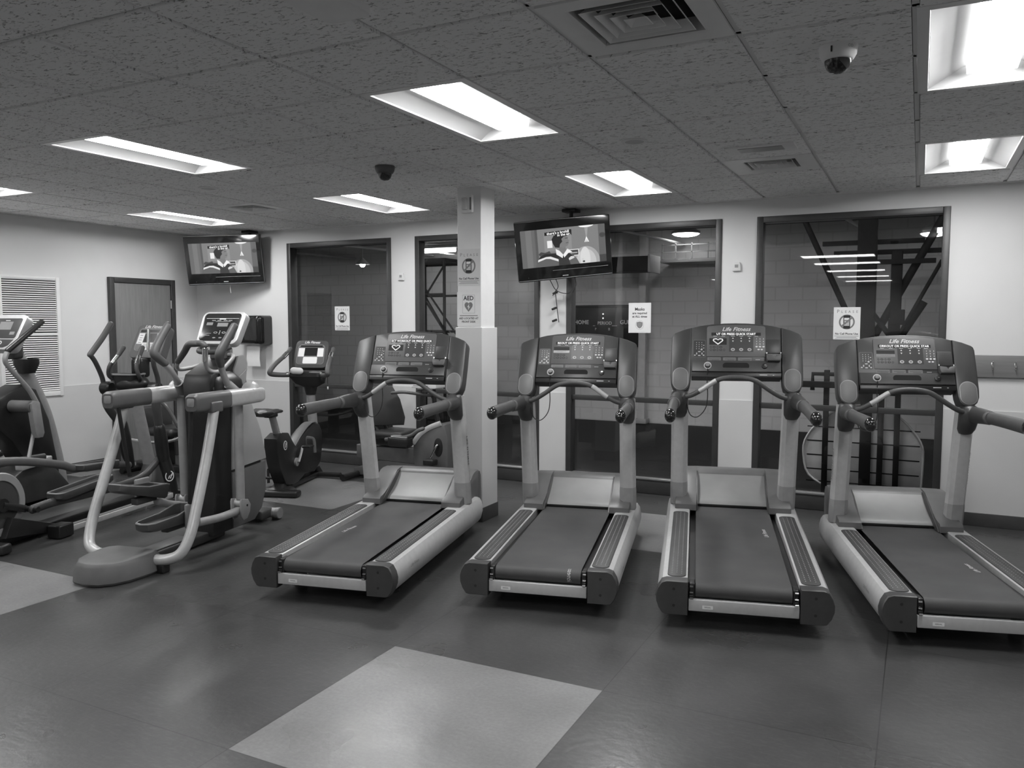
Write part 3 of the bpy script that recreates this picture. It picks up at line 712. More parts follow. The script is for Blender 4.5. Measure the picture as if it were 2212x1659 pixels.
b.loft([podring(.98, .004), podring(1.03, .02), podring(1.02, .05), podring(.95, .115), podring(.90, .137), podring(.86, .142)]); b.build('step_pod', t)
for sd in (-1, 1):
    b = MB().m('silver'); b.tube([(sd*.18, -.02, .085), (sd*.30, .005, .092), (sd*.385, .035, .135), (sd*.418, .09, .25), (sd*.418, .16, .42), (sd*.405, .29, .74), (sd*.388, .405, 1.06)], .036, 16, 6); b.build('frame_tube', t)
    b = MB().m('black'); b.box((sd*.26, .005, .03), (.06, .07, .06), .01); b.build('foot_stop', t)
    # arm housing
    f = lambda x, z, y: V((sd*.352+x, y, z))
    b = MB().m('plastm'); S_ = lambda y, q, dz=0: [V((sd*.352+x*q, y, 1.113+z*q+dz)) for x, z in rrect(.118, .125, .035, 4)]
    b.loft([S_(.212, .80, -.004), S_(.222, .93, -.002), S_(.24, 1), S_(.575, 1)]); o = b.build('arm_housing', t)
    b = MB().m('plastl'); g = frame_f((sd*.352, .2105, 1.118), (1, 0, 0), (0, 0, 1), (0, -1, 0)); b.prism(rrect(.06, .055, .012, 4), g, 0, .003, .001); b.build('end_cover', o)
    b = MB().m('silver'); b.loft([S_(.575, .97), S_(.80, .96), S_(.95, .93), S_(.99, .80), S_(1.0, .5)]); b.build('arm_pipe', t)
    b = MB().m('hood'); b.box((sd*.388, .40, 1.075), (.075, .12, .075), .012); b.build('tube_clamp', t)
    b = MB().m('silver'); b.ball((sd*.335, .90, 1.145), .062, .085, .075, 18); b.build('pivot_dome', t)
    # hanging leg, hub, link, pedal
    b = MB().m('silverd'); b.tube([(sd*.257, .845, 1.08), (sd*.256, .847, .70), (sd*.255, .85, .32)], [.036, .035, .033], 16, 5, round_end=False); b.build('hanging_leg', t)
    b = MB().m('plastl'); f2 = lambda y, z, d: V((sd*.255+d, y, z))
    for dx in (-.048, .036): b.prism([(.79, .31), (.80, .33), (.88, .315), (.91, .27), (.90, .215), (.865, .17), (.82, .165), (.795, .20), (.79, .25)], lambda y, z, d: f2(y, z, dx+d), 0, .012, .003)
    b.cyl((sd*.255-.046, .85, .235), (sd*.255+.046, .85, .235), .034, n=18); b.m('silver').cyl((sd*.255-.045, .845, .29), (sd*.255+.045, .845, .29), .03, n=16); b.m('black').cyl((sd*.255+sd*.046, .865, .27), (sd*.255+sd*.05, .865, .27), .009, n=12); b.build('link_hub', t)
    zp, yp, pt = (.315, .14, -.02) if sd > 0 else (.455, .31, -.28)
    e = V((sd*.235, yp+.22, zp-.07 if sd > 0 else zp-.12))
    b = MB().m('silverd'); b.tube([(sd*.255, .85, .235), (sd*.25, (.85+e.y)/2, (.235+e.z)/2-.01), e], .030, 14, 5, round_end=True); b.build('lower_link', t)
    R = Matrix.Translation((sd*.195, yp, zp)) @ Euler((pt, 0, 0)).to_matrix().to_4x4()
    P = [(-.075, -.20), (-.05, -.245), (0, -.26), (.05, -.245), (.075, -.20), (.082, .0), (.082, .17), (.07, .215), (.03, .235), (-.03, .235), (-.07, .215), (-.082, .17), (-.082, .0)]
    hz = lambda y: .028 if y < -.05 else .028+.05*min(1, (y+.05)/.2)
    rg = lambda q, fz: [R @ V((x*q, y*q, fz(y))) for x, y in P]
    b = MB().m('plast'); b.loft([rg(.90, lambda y: -.03), rg(.98, lambda y: -.015), rg(1.0, lambda y: hz(y)-.006), rg(.985, hz), rg(.95, hz), rg(.92, lambda y: .004), rg(.05, lambda y: .002)]); o = b.build('pedal', t)
    b = MB().m('plastl'); b.loft([rg(1.0, lambda y: hz(y)-.004), rg(.99, lambda y: hz(y)+.003), rg(.955, lambda y: hz(y)+.003), rg(.945, lambda y: hz(y)-.004)], (0, 0)); b.build('pedal_rim', o)
    b = MB().m('plastl'); b.box(R @ V((sd*.095, .13, .02)), (.028, .14, .17), .012); b.build('pedal_bracket', t)
    b = MB().m('plast'); b.box(R @ V((0, .06, -.05)), (.06, .2, .05), .01); b.build('pedal_carrier', t)
    b = MB().m('black'); b.cyl((sd*.31, .262, 1.06), (sd*.295, yp+.02 if sd < 0 else yp+.1, zp+.10), .014, n=12); b.build('damper_rod', t)
    # swing arm
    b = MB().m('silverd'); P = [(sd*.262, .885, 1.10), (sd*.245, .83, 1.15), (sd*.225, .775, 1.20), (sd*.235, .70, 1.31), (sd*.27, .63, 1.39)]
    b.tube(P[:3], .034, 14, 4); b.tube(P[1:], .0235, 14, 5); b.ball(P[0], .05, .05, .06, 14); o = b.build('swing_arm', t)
    b = MB().m('grip'); b.tube([(sd*.248, .67, 1.35), (sd*.283, .612, 1.415), (sd*.293, .622, 1.46), (sd*.299, .695, 1.55), (sd*.301, .765, 1.63)], [.027, .034, .034, .030, .029], 16, 6, round_end=True); b.build('hand_grip', o)
b = MB().m('black')   # centre tower
f = lambda y, z, d: V((d, y, z))
tower = [(.70, .05), (.72, .30), (.735, .62), (.715, 1.00), (.70, 1.20), (.73, 1.27), (.84, 1.32), (.95, 1.37), (1.04, 1.40), (1.12, 1.36), (1.19, 1.08), (1.26, .80), (1.33, .5), (1.33, .25), (1.24, .10), (1.10, .05)]
b.prism(tower, f, -.118, .118, .02); b.build('tower', t)
b = MB().m('sidepanel'); f = lambda y, z, d: V((.112+d, y, z)); b.prism([(.93, .52), (1.37, .545), (1.36, .60), (1.30, .80), (1.19, 1.02), (1.08, 1.02), (.95, 1.02)], f, 0, .02, .008); b.prism([(1.0, 1.10), (1.12, 1.14), (1.15, 1.34), (1.10, 1.405), (1.04, 1.40), (.98, 1.30)], f, 0, .02, .008); b.prism([(.98, 1.19), (1.13, 1.28), (1.135, 1.30), (.98, 1.215)], f, .018, .028, .004); b.build('side_panel', t)
b = MB().m('plastm'); b.prism([(.93, .50), (1.365, .525), (1.36, .30), (1.30, .15), (1.20, .07), (.93, .06)], f, 0, .018, .008); b.build('lower_panel', t)
b = MB().m('black')
for z, q in ((1.19, 1), ): 
    b.loft([[V((x*q_, .90+y*q_*.9, zz)) for x, y in rrect(.40, .32, .08, 5)] for zz, q_ in ((1.08, .80), (1.10, .97), (1.17, 1.0), (1.22, .95), (1.27, .72), (1.30, .50))])
b.build('shoulder_cowl', t)
b = MB().m('plastm'); b.tube([(-.15, .752, 1.165), (.12, .752, 1.165)], .012, 10, 1); b.build('cowl_trim', t)
b = MB().m('plast'); b.box((0, .45, .045), (.15, .90, .07), .015); b.m('hood').box((0, .30, .085), (.13, .46, .012), .004); b.build('base_beam', t)
b = MB().m('silverd'); b.tube([(-.27, 1.50, .055), (.16, 1.50, .055)], .043, 18, 1); b.m('plastl').cyl((.13, 1.5, .055), (.165, 1.5, .055), .048, n=20, ch=.004); b.m('black').box((.13, 1.5, .012), (.05, .07, .024), .004); b.box((-.2, 1.5, .012), (.05, .07, .024), .004); b.m('plast').box((0, 1.42, .06), (.2, .18, .08), .02); b.build('front_stabiliser', t)
# console
o, f = bezel_console(t, (0, 1.005, 1.618), .40, .285, rad(29), taper=.93)
b = MB().m('screen'); b.prism(rrect(.345, .242, .035, 6, -.006, .004), f, .005, .009, .002); b.build('dark_panel', o)
b = MB().m('black'); b.flat(rrect(.30, .032, .012, 3, 0, .100), f, .0094); b.m('label').rect(f, -.155, .15, .078, .0815, .0095); b.rect(f, -.03, .03, .070, .078, .0097)
b.m('inkm'); b.rect(f, -.035, .065, .008, .040, .0095); b.rect(f, -.14, -.08, .020, .045, .0095); b.rect(f, -.06, .08, .050, .055, .0095); b.rect(f, -.125, -.07, -.055, -.050, .0095); b.rect(f, -.13, -.08, -.072, -.067, .0095)
for x in (-.08, -.03, .03, .075): b.rect(f, x-.018, x+.018, .054+.004, .062+.004, .0095)
b.m('label'); b.flat(ellipse(.018, .008, 16, -.03, -.045), f, .0095); b.flat(ellipse(.018, .008, 16, .05, -.045), f, .0095); b.m('screen').flat(ellipse(.014, .0055, 14, -.03, -.045), f, .0098); b.flat(ellipse(.014, .0055, 14, .05, -.045), f, .0098)
b.m('inkm').flat(ellipse(.016, .006, 14, -.03, -.090), f, .0095); b.flat(ellipse(.016, .006, 14, .03, -.090), f, .0095); b.m('led')
for y in (-.032, -.045, -.057): b.flat(ellipse(.004, .003, 8, .010, y), f, .0098)
b.build('console_keys', o)
b = MB().m('plastm'); b.box((0, .985, 1.45), (.16, .06, .16), .02); b.m('silverd').box((0, 1.04, 1.40), (.12, .07, .14), .02); b.build('console_neck', t)
b = MB().m('plast'); b.tube([(-.12, .93, 1.475), (-.10, .86, 1.445), (0, .84, 1.435), (.10, .86, 1.445), (.14, .93, 1.475)], .020, 12, 6, (1, .7)); b.build('reading_rack', t)
# fixed handle loop
L_ = [(-.03, 1.0, 1.385), (-.12, .93, 1.335), (-.225, .83, 1.302), (-.243, .79, 1.318), (-.207, .76, 1.365)]
b = MB().m('silverd'); b.tube(L_, .016, 12, 6); b.tube([(.09, .70, 1.473), (.073, .72, 1.375), (.074, .74, 1.318), (.10, .775, 1.292), (.136, .82, 1.302), (.169, .9, 1.376), (.155, .94, 1.405), (.10, .975, 1.412), (.03, 1.0, 1.41)], .016, 12, 6); o = b.build('handle_loop', t)
b = MB().m('grip'); b.tube([(-.207, .76, 1.365), (-.12, .725, 1.435), (-.055, .70, 1.495), (0, .70, 1.503), (.06, .70, 1.505), (.090, .70, 1.487)], [.022, .024, .025, .025, .025, .022], 14, 6, round_end=True); b.m('hood').box((.0, .68, 1.506), (.075, .014, .022), .004); b.build('handle_grip', o)
b = MB().m('chrome'); b.cyl((.091, .70, 1.477), (.074, .718, 1.372), .0215, n=16, ch=.002); b.build('pulse_sensor', o)

# ================================================================== cross trainers by the left wall
t = thing('cross_trainer', 'dark cross trainer between the arc trainer and louvre wall, round badge on its front leg', 'elliptical trainer', (-6.03, 3.48, 0), (0, 0, rad(14)))
b = MB().m('plast')
for sd in (-1, 1):
    b = MB().m('plast'); b.cyl((sd*.03, 0, .34), (sd*.115, 0, .34), .215, n=40, ch=.012); b.m('plastl'); n_ = 40
    rg = lambda r, x: [V((sd*x, r*math.cos(2*PI*k/n_), .34+r*math.sin(2*PI*k/n_))) for k in range(n_)]
    b.loft([rg(.232, .10), rg(.236, .112), rg(.228, .122), rg(.178, .122), rg(.176, .112)], (0, 0)); b.build('wheel_cover', t)
    yr, zr = (-.05, .62) if sd < 0 else (.20, .27)
    b = MB().m('black'); b.cyl((sd*.13, 0, .34), (sd*.155, 0, .34), .05, n=18); b.tube([(sd*.148, 0, .34), (sd*.148, yr, zr)], .028, 10, 1, (.5, 1), (1, 0, 0)); b.cyl((sd*.15, yr, zr), (sd*.26, yr, zr), .022, n=14); b.build('crank', t)
P = {-1: [(-.05, .62), (.5, .565), (.95, .46), (1.12, .40), (1.5, .36), (1.80, .31)], 1: [(.20, .27), (.40, .28), (.75, .27), (1.11, .26), (1.42, .28), (1.60, .36), (1.68, .42)]}
for sd in (-1, 1):
    b = MB().m('plastm' if sd < 0 else 'plast'); b.tube([(sd*.21, y, z) for y, z in P[sd]], .032, 12, 5, (.8, 1.1), (1, 0, 0), round_end=True); b.build('pedal_lever', t)
    if sd < 0: y0, y1, z0, z1 = 1.10, 1.60, .40, .335
    else: y0, y1, z0, z1 = .40, 1.02, .315, .325
    b = MB().m('plast'); PP = rrect(.15, y1-y0, .05, 5, 0, (y0+y1)/2); zz = lambda y: z0+(z1-z0)*(y-y0)/(y1-y0)
    cx, cy = sd*.20, (y0+y1)/2; rg = lambda q, dz: [V((cx+x*q, cy+(y-cy)*q, zz(y)+dz+(.03 if y > y1-.12 else 0))) for x, y in PP]
    b.loft([rg(.92, -.028), rg(1, -.012), rg(1.0, .026), rg(.97, .030), rg(.93, .026), rg(.9, .004)]); o = b.build('pedal', t)
    b = MB().m('plastl'); b.loft([rg(1.0, .024), rg(.985, .033), rg(.95, .033), rg(.94, .024)], (0, 0)); b.build('pedal_rim', o)
    # swing arm system
    b = MB().m('black'); b.cyl((sd*.20, 1.60, 1.06), (sd*.30, 1.60, 1.06), .062, n=24, ch=.012); b.build('pivot_cap', t)
    yb = 1.66 if sd > 0 else 1.80
    b = MB().m('plast'); b.tube([(sd*.255, 1.60, 1.05), (sd*.255, 1.60, .90), (sd*.25, yb-.02, .68)], [.034, .040, .036], 14, 5, (1, 1)); o = b.build('swing_link', t)
    b = MB().m('black'); b.tube([(sd*.25, yb-.02, .70), (sd*.25, yb, .58), (sd*.245, yb+.03, .42), (sd*.235, yb+.06, .30)], [.048, .056, .052, .035], 14, 5, (1, 1.15), (1, 0, 0), round_end=True); b.build('link_boot', t)
    P2 = [(sd*.285, 1.60, 1.06), (sd*.29, 1.585, 1.16), (sd*.30, 1.52, 1.30)]+([(sd*.30, 1.53, 1.40)] if sd > 0 else [(sd*.31, 1.47, 1.37)])
    b = MB().m('plast'); b.tube(P2, .021, 12, 6); o = b.build('swing_arm', t)
    b = MB().m('grip'); b.tube([P2[-1], (sd*.30, 1.62, 1.52), (sd*.30, 1.735, 1.645)], [.026, .027, .026], 14, 5, round_end=True); b.build('hand_grip', o)
b = MB().m('black'); b.tube([(.25, 1.70, .40), (.262, 1.735, .26), (.265, 1.78, .12), (.265, 1.81, .05)], [.052, .060, .052, .036], 16, 5, (.8, 1.1), (1, 0, 0), round_end=True); b.build('front_leg', t)
logo_badge(t, (.296, 1.70, .245), (.86, -.5, .05), (0, .1, 1), .05)
b = MB().m('silverd'); b.tube([(0, 1.62, 1.10), (0, 1.70, .80), (0, 1.80, .40), (0, 1.90, .06)], [.046, .05, .055, .06], 16, 5, (1.15, .8), (1, 0, 0)); b.build('column', t)
b = MB().m('black'); b.box((0, 1.05, .05), (.14, 2.0, .07), .015); b.box((0, 1.93, .045), (.62, .09, .07), .02); b.box((0, -.08, .045), (.50, .10, .075), .02); b.m('plast').loft([[V((x, y, z)) for x, y in rrect(w_, l_, .06, 4, 0, yc)] for z, w_, l_, yc in ((.03, .30, .40, 1.82), (.14, .26, .34, 1.84), (.26, .16, .22, 1.86), (.36, .11, .13, 1.85))]); b.build('base_frame', t)
b = MB().m('black'); b.box((.24, .43, .055), (.12, .15, .10), .012); b.prism([(-.02, .10), (.45, .04), (.45, .10), (.05, .24)], lambda y, z, d: V((.13+d, y, z)), 0, .05, .008); b.m('ink').cyl((.302, .43, .06), (.3035, .43, .06), .01, n=12); b.build('rear_foot_block', t)
b = MB().m('silver'); b.box((.265, 1.13, .055), (.05, 1.26, .05), .008); b.m('plastl').box((.262, 1.13, .083), (.036, 1.26, .006)); b.build('floor_rail', t)
o, f = bezel_console(t, (0, 1.885, 1.485), .33, .36, rad(30), ('plastm', 'screen'), .08, taper=1.06)
b = MB().m('plastl'); b.prism(rrect(.27, .24, .03, 5, 0, .015), f, .005, .008, .001); b.m('plastm').prism(rrect(.255, .225, .025, 5, 0, .015), f, .0085, .010); b.build('console_face', o)
b = MB().m('screen'); b.rect(f, -.06, .06, -.015, .075, .0104); b.rect(f, -.12, .12, .088, .115, .0104); b.m('paper'); b.rect(f, -.125, -.065, -.035, .080, .0108); b.rect(f, .065, .125, -.035, .080, .0104); b.rect(f, -.065, .065, -.100, -.022, .0108); b.m('inkm')
for y in (.055, .03, .005, -.02): b.rect(f, -.11, -.08, y-.003, y+.003, .0112)
for y in (-.04, -.055, -.07): b.rect(f, -.05, .05, y-.002, y+.002, .0112)
b.build('console_keys', o)
b = MB().m('print'); b.text('Life Fitness', .042, lambda x, y, d: f(x, y+.150, .008), shear=.3, bold=.001); b.build('lettering', o)
b = MB().m('black'); b.box((0, 1.74, 1.24), (.12, .14, .18), .03); b.ball((0, 1.62, 1.10), .17, .12, .09, 18); b.build('mast_head', t)
b = MB().m('black'); b.loft([[V((x, y, z)) for x, y in rrect(.26*q, .19*q, .06, 5, -.02, 1.60)] for z, q in ((1.06, .8), (1.17, .97), (1.19, 1.0), (1.19, .9), (1.13, .8))]); o = b.build('accessory_tray', t)
b = MB().m('plastl'); n_ = 24; rg = lambda q, z: [V((x, y, z)) for x, y in rrect(.27*q, .20*q, .065, 5, -.02, 1.60)]; b.loft([rg(1.0, 1.186), rg(1.0, 1.197), rg(.90, 1.198), rg(.9, 1.186)], (0, 0)); b.build('tray_rim', o)
for sd in (-1, 1):
    b = MB().m('plast'); b.tube([(sd*.05, 1.66, 1.14), (sd*.15, 1.53, 1.16), (sd*.14, 1.50, 1.26), (sd*.11, 1.58, 1.36)], .018, 12, 5); o = b.build('fixed_handle', t)
    b = MB().m('chrome'); b.cyl((sd*.128, 1.52, 1.29), (sd*.108, 1.585, 1.365), .021, n=14); b.build('pulse_sensor', o); b = MB().m('grip'); b.tube([(sd*.11, 1.58, 1.36), (sd*.10, 1.64, 1.43)], [.022, .024], 12, 2, round_end=True); b.build('handle_grip', o)
b = MB().m('chrome'); b.cyl((.10, 1.72, 1.39), (.10, 1.74, 1.60), .014, n=12); b.build('stand_post', t)

t = thing('cross_trainer', 'silver cross trainer at the left photo edge in front of the white louvre grille', 'elliptical trainer', (-7.08, 3.60, 0), (0, 0, rad(14)))
b = MB().m('silverd'); b.tube([(0, 1.43, .04), (0, 1.38, .35), (0, 1.27, .78), (0, 1.13, 1.10), (0, 1.0, 1.36)], [.062, .062, .058, .052, .045], 16, 6, (.95, 1.5), (1, 0, 0)); b.build('column', t)
b = MB().m('black'); f = lambda y, z, d: V((d, y, z)); b.prism([(1.33, .30), (1.24, .75), (1.10, 1.05), (.95, 1.10), (.62, .98), (.50, .88), (.60, .78), (.80, .60), (1.0, .30), (1.2, .10), (1.35, .08)], f, -.10, .10, .03); b.build('front_shroud', t)
b = MB().m('plast'); b.prism([(.60, .03), (1.38, .03), (1.38, .12), (1.2, .32), (.95, .40), (.75, .30), (.6, .10)], f, -.16, .16, .02); b.box((0, .5, .04), (.16, 1.3, .07), .015); b.box((0, 1.44, .04), (.6, .1, .07), .02); b.box((0, -.1, .04), (.6, .1, .07), .02); b.build('base_frame', t)
for sd in (-1, 1):
    b = MB().m('silver'); b.box((sd*.20, .92, .395), (.075, .36, .06), .012, (rad(4), 0, 0)); b.build('roller_ramp', t)
    b = MB().m('plastm'); b.cyl((sd*.10, .80, .92), (sd*.33, .80, .92), .055, n=20, ch=.008); b.build('pivot_drum', t)
    b = MB().m('silverd'); f2 = lambda y, z, d: V((sd*(.30+d), y, z)); b.prism([(.76, .95), (.80, .975), (.86, .955), (.90, .68), (.88, .64), (.83, .64), (.80, .68)], f2, 0, .05, .01); b.build('link_plate', t)
    b = MB().m('silver'); b.cyl((sd*.27, .86, .70), (sd*.25, .80, .43), .016, n=12); b.build('link_rod', t)
    b = MB().m('plast'); b.tube([(sd*.235, -.05, .5 if sd > 0 else .25), (sd*.235, .5, .46), (sd*.235, 1.0, .44)], .03, 12, 3, (.8, 1.1), (1, 0, 0)); b.build('pedal_lever', t)
    b = MB().m('silverd'); b.tube([(sd*.31, .86, .95), (sd*.305, .78, 1.08), (sd*.30, .60, 1.27), (sd*.30, .555, 1.345), (sd*.30, .585, 1.42)], .021, 14, 6); o = b.build('swing_arm', t)
    b = MB().m('black'); b.tube([(sd*.30, .585, 1.42), (sd*.30, .97, 1.665)], .025, 14, 2, round_end=True); b.build('hand_grip', o)
    b = MB().m('chrome'); b.tube([(sd*.2995, .60, 1.442), (sd*.2995, .95, 1.666)], .012, 10, 2); b.build('pulse_sensor', o)
    b = MB().m('plast'); b.cyl((sd*.03, -.05, .36), (sd*.13, -.05, .36), .24, n=36, ch=.012); b.build('wheel_cover', t)
o, f = bezel_console(t, (0, .865, 1.575), .38, .35, rad(28), ('silver', 'screen'), .075, taper=.85)
b = MB().m('panel'); b.prism(rrect(.315, .20, .02, 5, 0, .035), f, .005, .009, .002); b.prism([(-.15, -.075), (.15, -.075), (.11, -.135), (.06, -.155), (-.06, -.155), (-.11, -.135)], f, .005, .009, .002); b.m('inkm'); b.rect(f, -.07, .07, .02, .10, .0094); b.rect(f, .075, .13, -.03, .0, .0094); b.rect(f, -.13, -.08, -.03, 0, .0094); b.m('label').rect(f, -.02, .03, .108, .115, .0096); b.flat(ellipse(.03, .02, 20, 0, -.11), f, .0096); b.m('panel').flat(ellipse(.02, .012, 18, 0, -.11), f, .0099); b.build('dark_panel', o, recalc=False)
b = MB().m('plast'); b.box((0, .96, 1.40), (.12, .12, .14), .03); b.build('console_neck', t)
b = MB().m('black'); b.loft([[V((x, y, z)) for x, y in rrect(.17*q, .17*q, .04, 5, .07, 1.02)] for z, q in ((1.20, .7), (1.28, 1.0), (1.33, 1.0), (1.33, .9), (1.25, .8))]); b.build('bottle_tray', t)

# ================================================================== upright bike
t = thing('upright_bike', 'upright exercise bike with round badge beside the first window', 'exercise bike', (-5.45, 5.75, 0), (0, 0, rad(17)))
sh = [(.03, .56), (.16, .60), (.30, .585), (.38, .50), (.46, .425), (.56, .48), (.72, .555), (.90, .60), (1.04, .585), (1.11, .50), (1.125, .36), (1.06, .17), (.90, .09), (.66, .11), (.50, .06), (.38, .05), (.22, .08), (.10, .26), (.03, .44)]
b = MB().m('black'); f = lambda y, z, d: V((d, y, z)); b.prism(sh, f, -.065, .065, .02); b.build('shroud', t)
b = MB().m('hood'); b.tube([(0, .47, .432), (0, .58, .497), (0, .74, .572), (0, .90, .612), (0, 1.04, .590)], .05, 12, 5, (1.0, .16), (1, 0, 0)); b.build('top_cover', t)
logo_badge(t, (.066, .20, .475), (1, 0, 0), (0, 0, 1), .046)
b = MB().m('silverd'); b.cyl((0, .17, .58), (0, .06, .80), .034, n=18); b.m('plastl').cyl((0, .175, .565), (0, .165, .60), .05, n=18); b.build('seat_post', t)
b = MB().m('vinyl'); rs = []
for y, w_, z0, z1 in ((-.16, .03, .80, .82), (-.13, .12, .785, .845), (-.05, .135, .785, .86), (.05, .10, .79, .845), (.15, .05, .79, .83), (.24, .032, .785, .82), (.28, .015, .79, .81)):
    rs.append([V((w_*math.cos(2*PI*k/18), y, (z0+z1)/2+(z1-z0)/2*math.sin(2*PI*k/18)+(.012 if abs(math.cos(2*PI*k/18)) > .6 and y < .1 else 0))) for k in range(18)])
b.loft(rs); b.m('black').box((0, .05, .785), (.08, .14, .04), .01); b.build('saddle', t)
for sd in (-1, 1):
    y2, z2 = (.52, .42) if sd > 0 else (.34, .13)
    b = MB().m('plastl'); b.cyl((sd*.066, .43, .275), (sd*.085, .43, .275), .042, n=20); b.m('silver').tube([(sd*.095, .43, .275), (sd*.10, (y2+.43)/2, (z2+.275)/2), (sd*.105, y2, z2)], .015, 10, 2, (.7, 1.5)); b.build('crank_arm', t)
    b = MB().m('black'); b.box((sd*.16, y2, z2), (.09, .11, .022), .006); b.cyl((sd*.10, y2, z2), (sd*.2, y2, z2), .008); o = b.build('pedal', t)
    b = MB().m('plastm'); b.tube([(sd*.12, y2+.055, z2), (sd*.125, y2+.04, z2+.075), (sd*.17, y2+.02, z2+.085), (sd*.205, y2+.04, z2+.06), (sd*.21, y2+.05, z2-.07)], .012, 8, 5, (.25, 1.2)); b.build('pedal_strap', o)
b = MB().m('silverd'); b.tube([(0, 1.02, .56), (0, .99, .75), (0, .965, .96)], [.05, .05, .045], 16, 3, (1.0, .75), (1, 0, 0)); b.build('column', t)
b = MB().m('black'); b.loft([[V((x, y, z)) for x, y in rrect(w_, d_, .04, 4, 0, yc)] for z, w_, d_, yc in ((.90, .10, .09, .97), (.98, .13, .11, .97), (1.02, .30, .14, .95), (1.10, .36, .20, .90), (1.14, .34, .20, .90))]); b.build('mast_head', t)
for sd in (-1, 1):
    b = MB().m('grip'); b.tube([(sd*.08, .90, 1.12), (sd*.20, .82, 1.115), (sd*.30, .70, 1.13), (sd*.31, .68, 1.16), (sd*.29, .76, 1.23), (sd*.25, .95, 1.33), (sd*.24, 1.02, 1.38)], [.02, .024, .026, .026, .024, .022, .022], 14, 6, round_end=True); o = b.build('handlebar', t)
    b = MB().m('chrome'); b.tube([(sd*.20, .82, 1.122), (sd*.13, .865, 1.128)], .0245, 12, 1); b.tube([(sd*.262, .885, 1.295), (sd*.25, .95, 1.335)], .0245, 12, 1); b.build('pulse_sensor', o)
b = MB().m('label'); b.tube([(-.03, .78, 1.16), (-.09, .76, 1.165)], .035, 14, 2, (1, .7), (0, 0, 1), round_end=True); b.build('cup', t)
b = MB().m('plastl'); n_ = 20; b.loft([[V((.11+.065*q*math.cos(2*PI*k/n_), .84+.04*q*math.sin(2*PI*k/n_), z)) for k in range(n_)] for q, z in ((1, 1.142), (1, 1.152), (.8, 1.152), (.8, 1.142))], (0, 0)); b.build('holder_rim', t)
o, f = bezel_console(t, (0, 1.0, 1.325), .36, .31, rad(22), ('plast', 'screen'), .07, taper=1.08)
b = MB().m('plastl'); b.prism(rrect(.29, .22, .035, 5, 0, -.005), f, .005, .008, .001); b.m('plastm').prism(rrect(.28, .21, .03, 5, 0, -.005), f, .0085, .010); b.m('screen').rect(f, -.07, .07, -.02, .07, .0104); b.rect(f, -.12, .12, .078, .096, .0104); b.m('paper'); b.rect(f, -.135, -.07, -.03, .065, .0108); b.rect(f, .07, .135, -.03, .065, .0108); b.flat(rrect(.15, .075, .012, 3, 0, -.07), f, .0108); b.build('console_face', o)
b = MB().m('print'); b.text('Life Fitness', .038, lambda x, y, d: f(x, y+.130, .0075), shear=.3, bold=.001); b.build('lettering', o)
b = MB().m('cable'); b.tube([(.19, 1.0, 1.28), (.20, .95, 1.10), (.205, .94, .99)], .003, 6, 5); b.m('print').box((.205, .94, .975), (.012, .012, .03), .003); b.build('charging_cable', t)
b = MB().m('black'); b.box((0, .07, .035), (.52, .12, .06), .02); b.loft([[V((x, y, z)) for x, y in rrect(w_, l_, .03, 4, 0, yc)] for z, w_, l_, yc in ((.03, .34, .24, .14), (.06, .28, .20, .15), (.075, .12, .12, .18), (.10, .10, .12, .22))]); b.cyl((-.30, 1.03, .04), (.30, 1.03, .04), .026, n=14, ch=.006); b.box((0, .55, .04), (.09, 1.0, .05), .01); b.loft([[V((x, y, z)) for x, y in rrect(.10, .12, .03, 3, 0, yc)] for z, yc in ((.03, 1.12), (.12, 1.02))]); b.build('base_frame', t)

# ================================================================== recumbent bike at the second window
t = thing('recumbent_bike', 'recumbent exercise bike with high black backrest, seen through the leftmost treadmill', 'exercise bike', (-5.45, 7.0, 0), (0, 0, rad(-90)))
hs = [(.90, .10), (.86, .28), (.86, .42), (.89, .47), (.97, .54), (1.06, .60), (1.16, .645), (1.24, .64), (1.28, .50), (1.28, .25), (1.26, .08)]
b = MB().m('plastm'); f = lambda y, z, d: V((d, y, z)); b.prism(hs, f, -.12, .12, .025); o = b.build('drive_housing', t)
b = MB().m('silver'); b.tube([(.122, .87, .43), (.122, .95, .525), (.122, 1.06, .60), (.122, 1.20, .655)], .03, 10, 5, (.3, .9), (1, 0, 0)); b.build('trim_stripe', o)
b = MB().m('black'); b.prism(ellipse(.05, .095, 24, 1.17, .41), lambda y, z, d: V((.118+d, y, z)), 0, .008, .002); b.build('crank_recess', o)
for sd in (-1, 1):
    y2, z2 = (1.10, .30) if sd > 0 else (1.24, .53)
    b = MB().m('chrome'); b.tube([(sd*.128, 1.17, .43), (sd*.15, 1.165, .425), (sd*.155, y2, z2)], .011, 10, 3); b.build('crank_arm', t)
    b = MB().m('black'); b.box((sd*.21, y2+.03, z2-.03), (.10, .12, .06), .012); b.build('pedal', t)
b = MB().m('plastm'); b.prism([(.10, .22), (.95, .20), (.95, .36), (.10, .36)], f, -.06, .06, .015); b.prism([(.05, .10), (.5, .24), (1.0, .20), (1.28, .05), (1.28, .03), (.05, .03)], f, -.045, .045, .01); b.build('base_beam', t)
b = MB().m('black'); b.cyl((-.3, .10, .04), (.3, .10, .04), .035, n=14); b.cyl((-.3, 1.25, .04), (.3, 1.25, .04), .035, n=14); b.build('stabiliser', t)
b = MB().m('vinyl'); b.box((0, .58, .50), (.40, .38, .08), .035); b.build('seat', t)
b = MB().m('vinyl'); f2 = lambda x, z, d: V((-.64*x+.77*d, .36+.77*x+.64*d+(1.0-z)*.26, z)); b.prism([(-.17, .58), (.17, .58), (.20, .66), (.19, .85), (.14, .99), (-.14, .99), (-.19, .85), (-.20, .66)], f2, -.04, .04, .02); b.build('backrest', t)
b = MB().m('black')
for x in (-.08, .08): b.tube([(x, .31, .85), (x, .36, .60), (x, .46, .44)], .018, 10, 4)
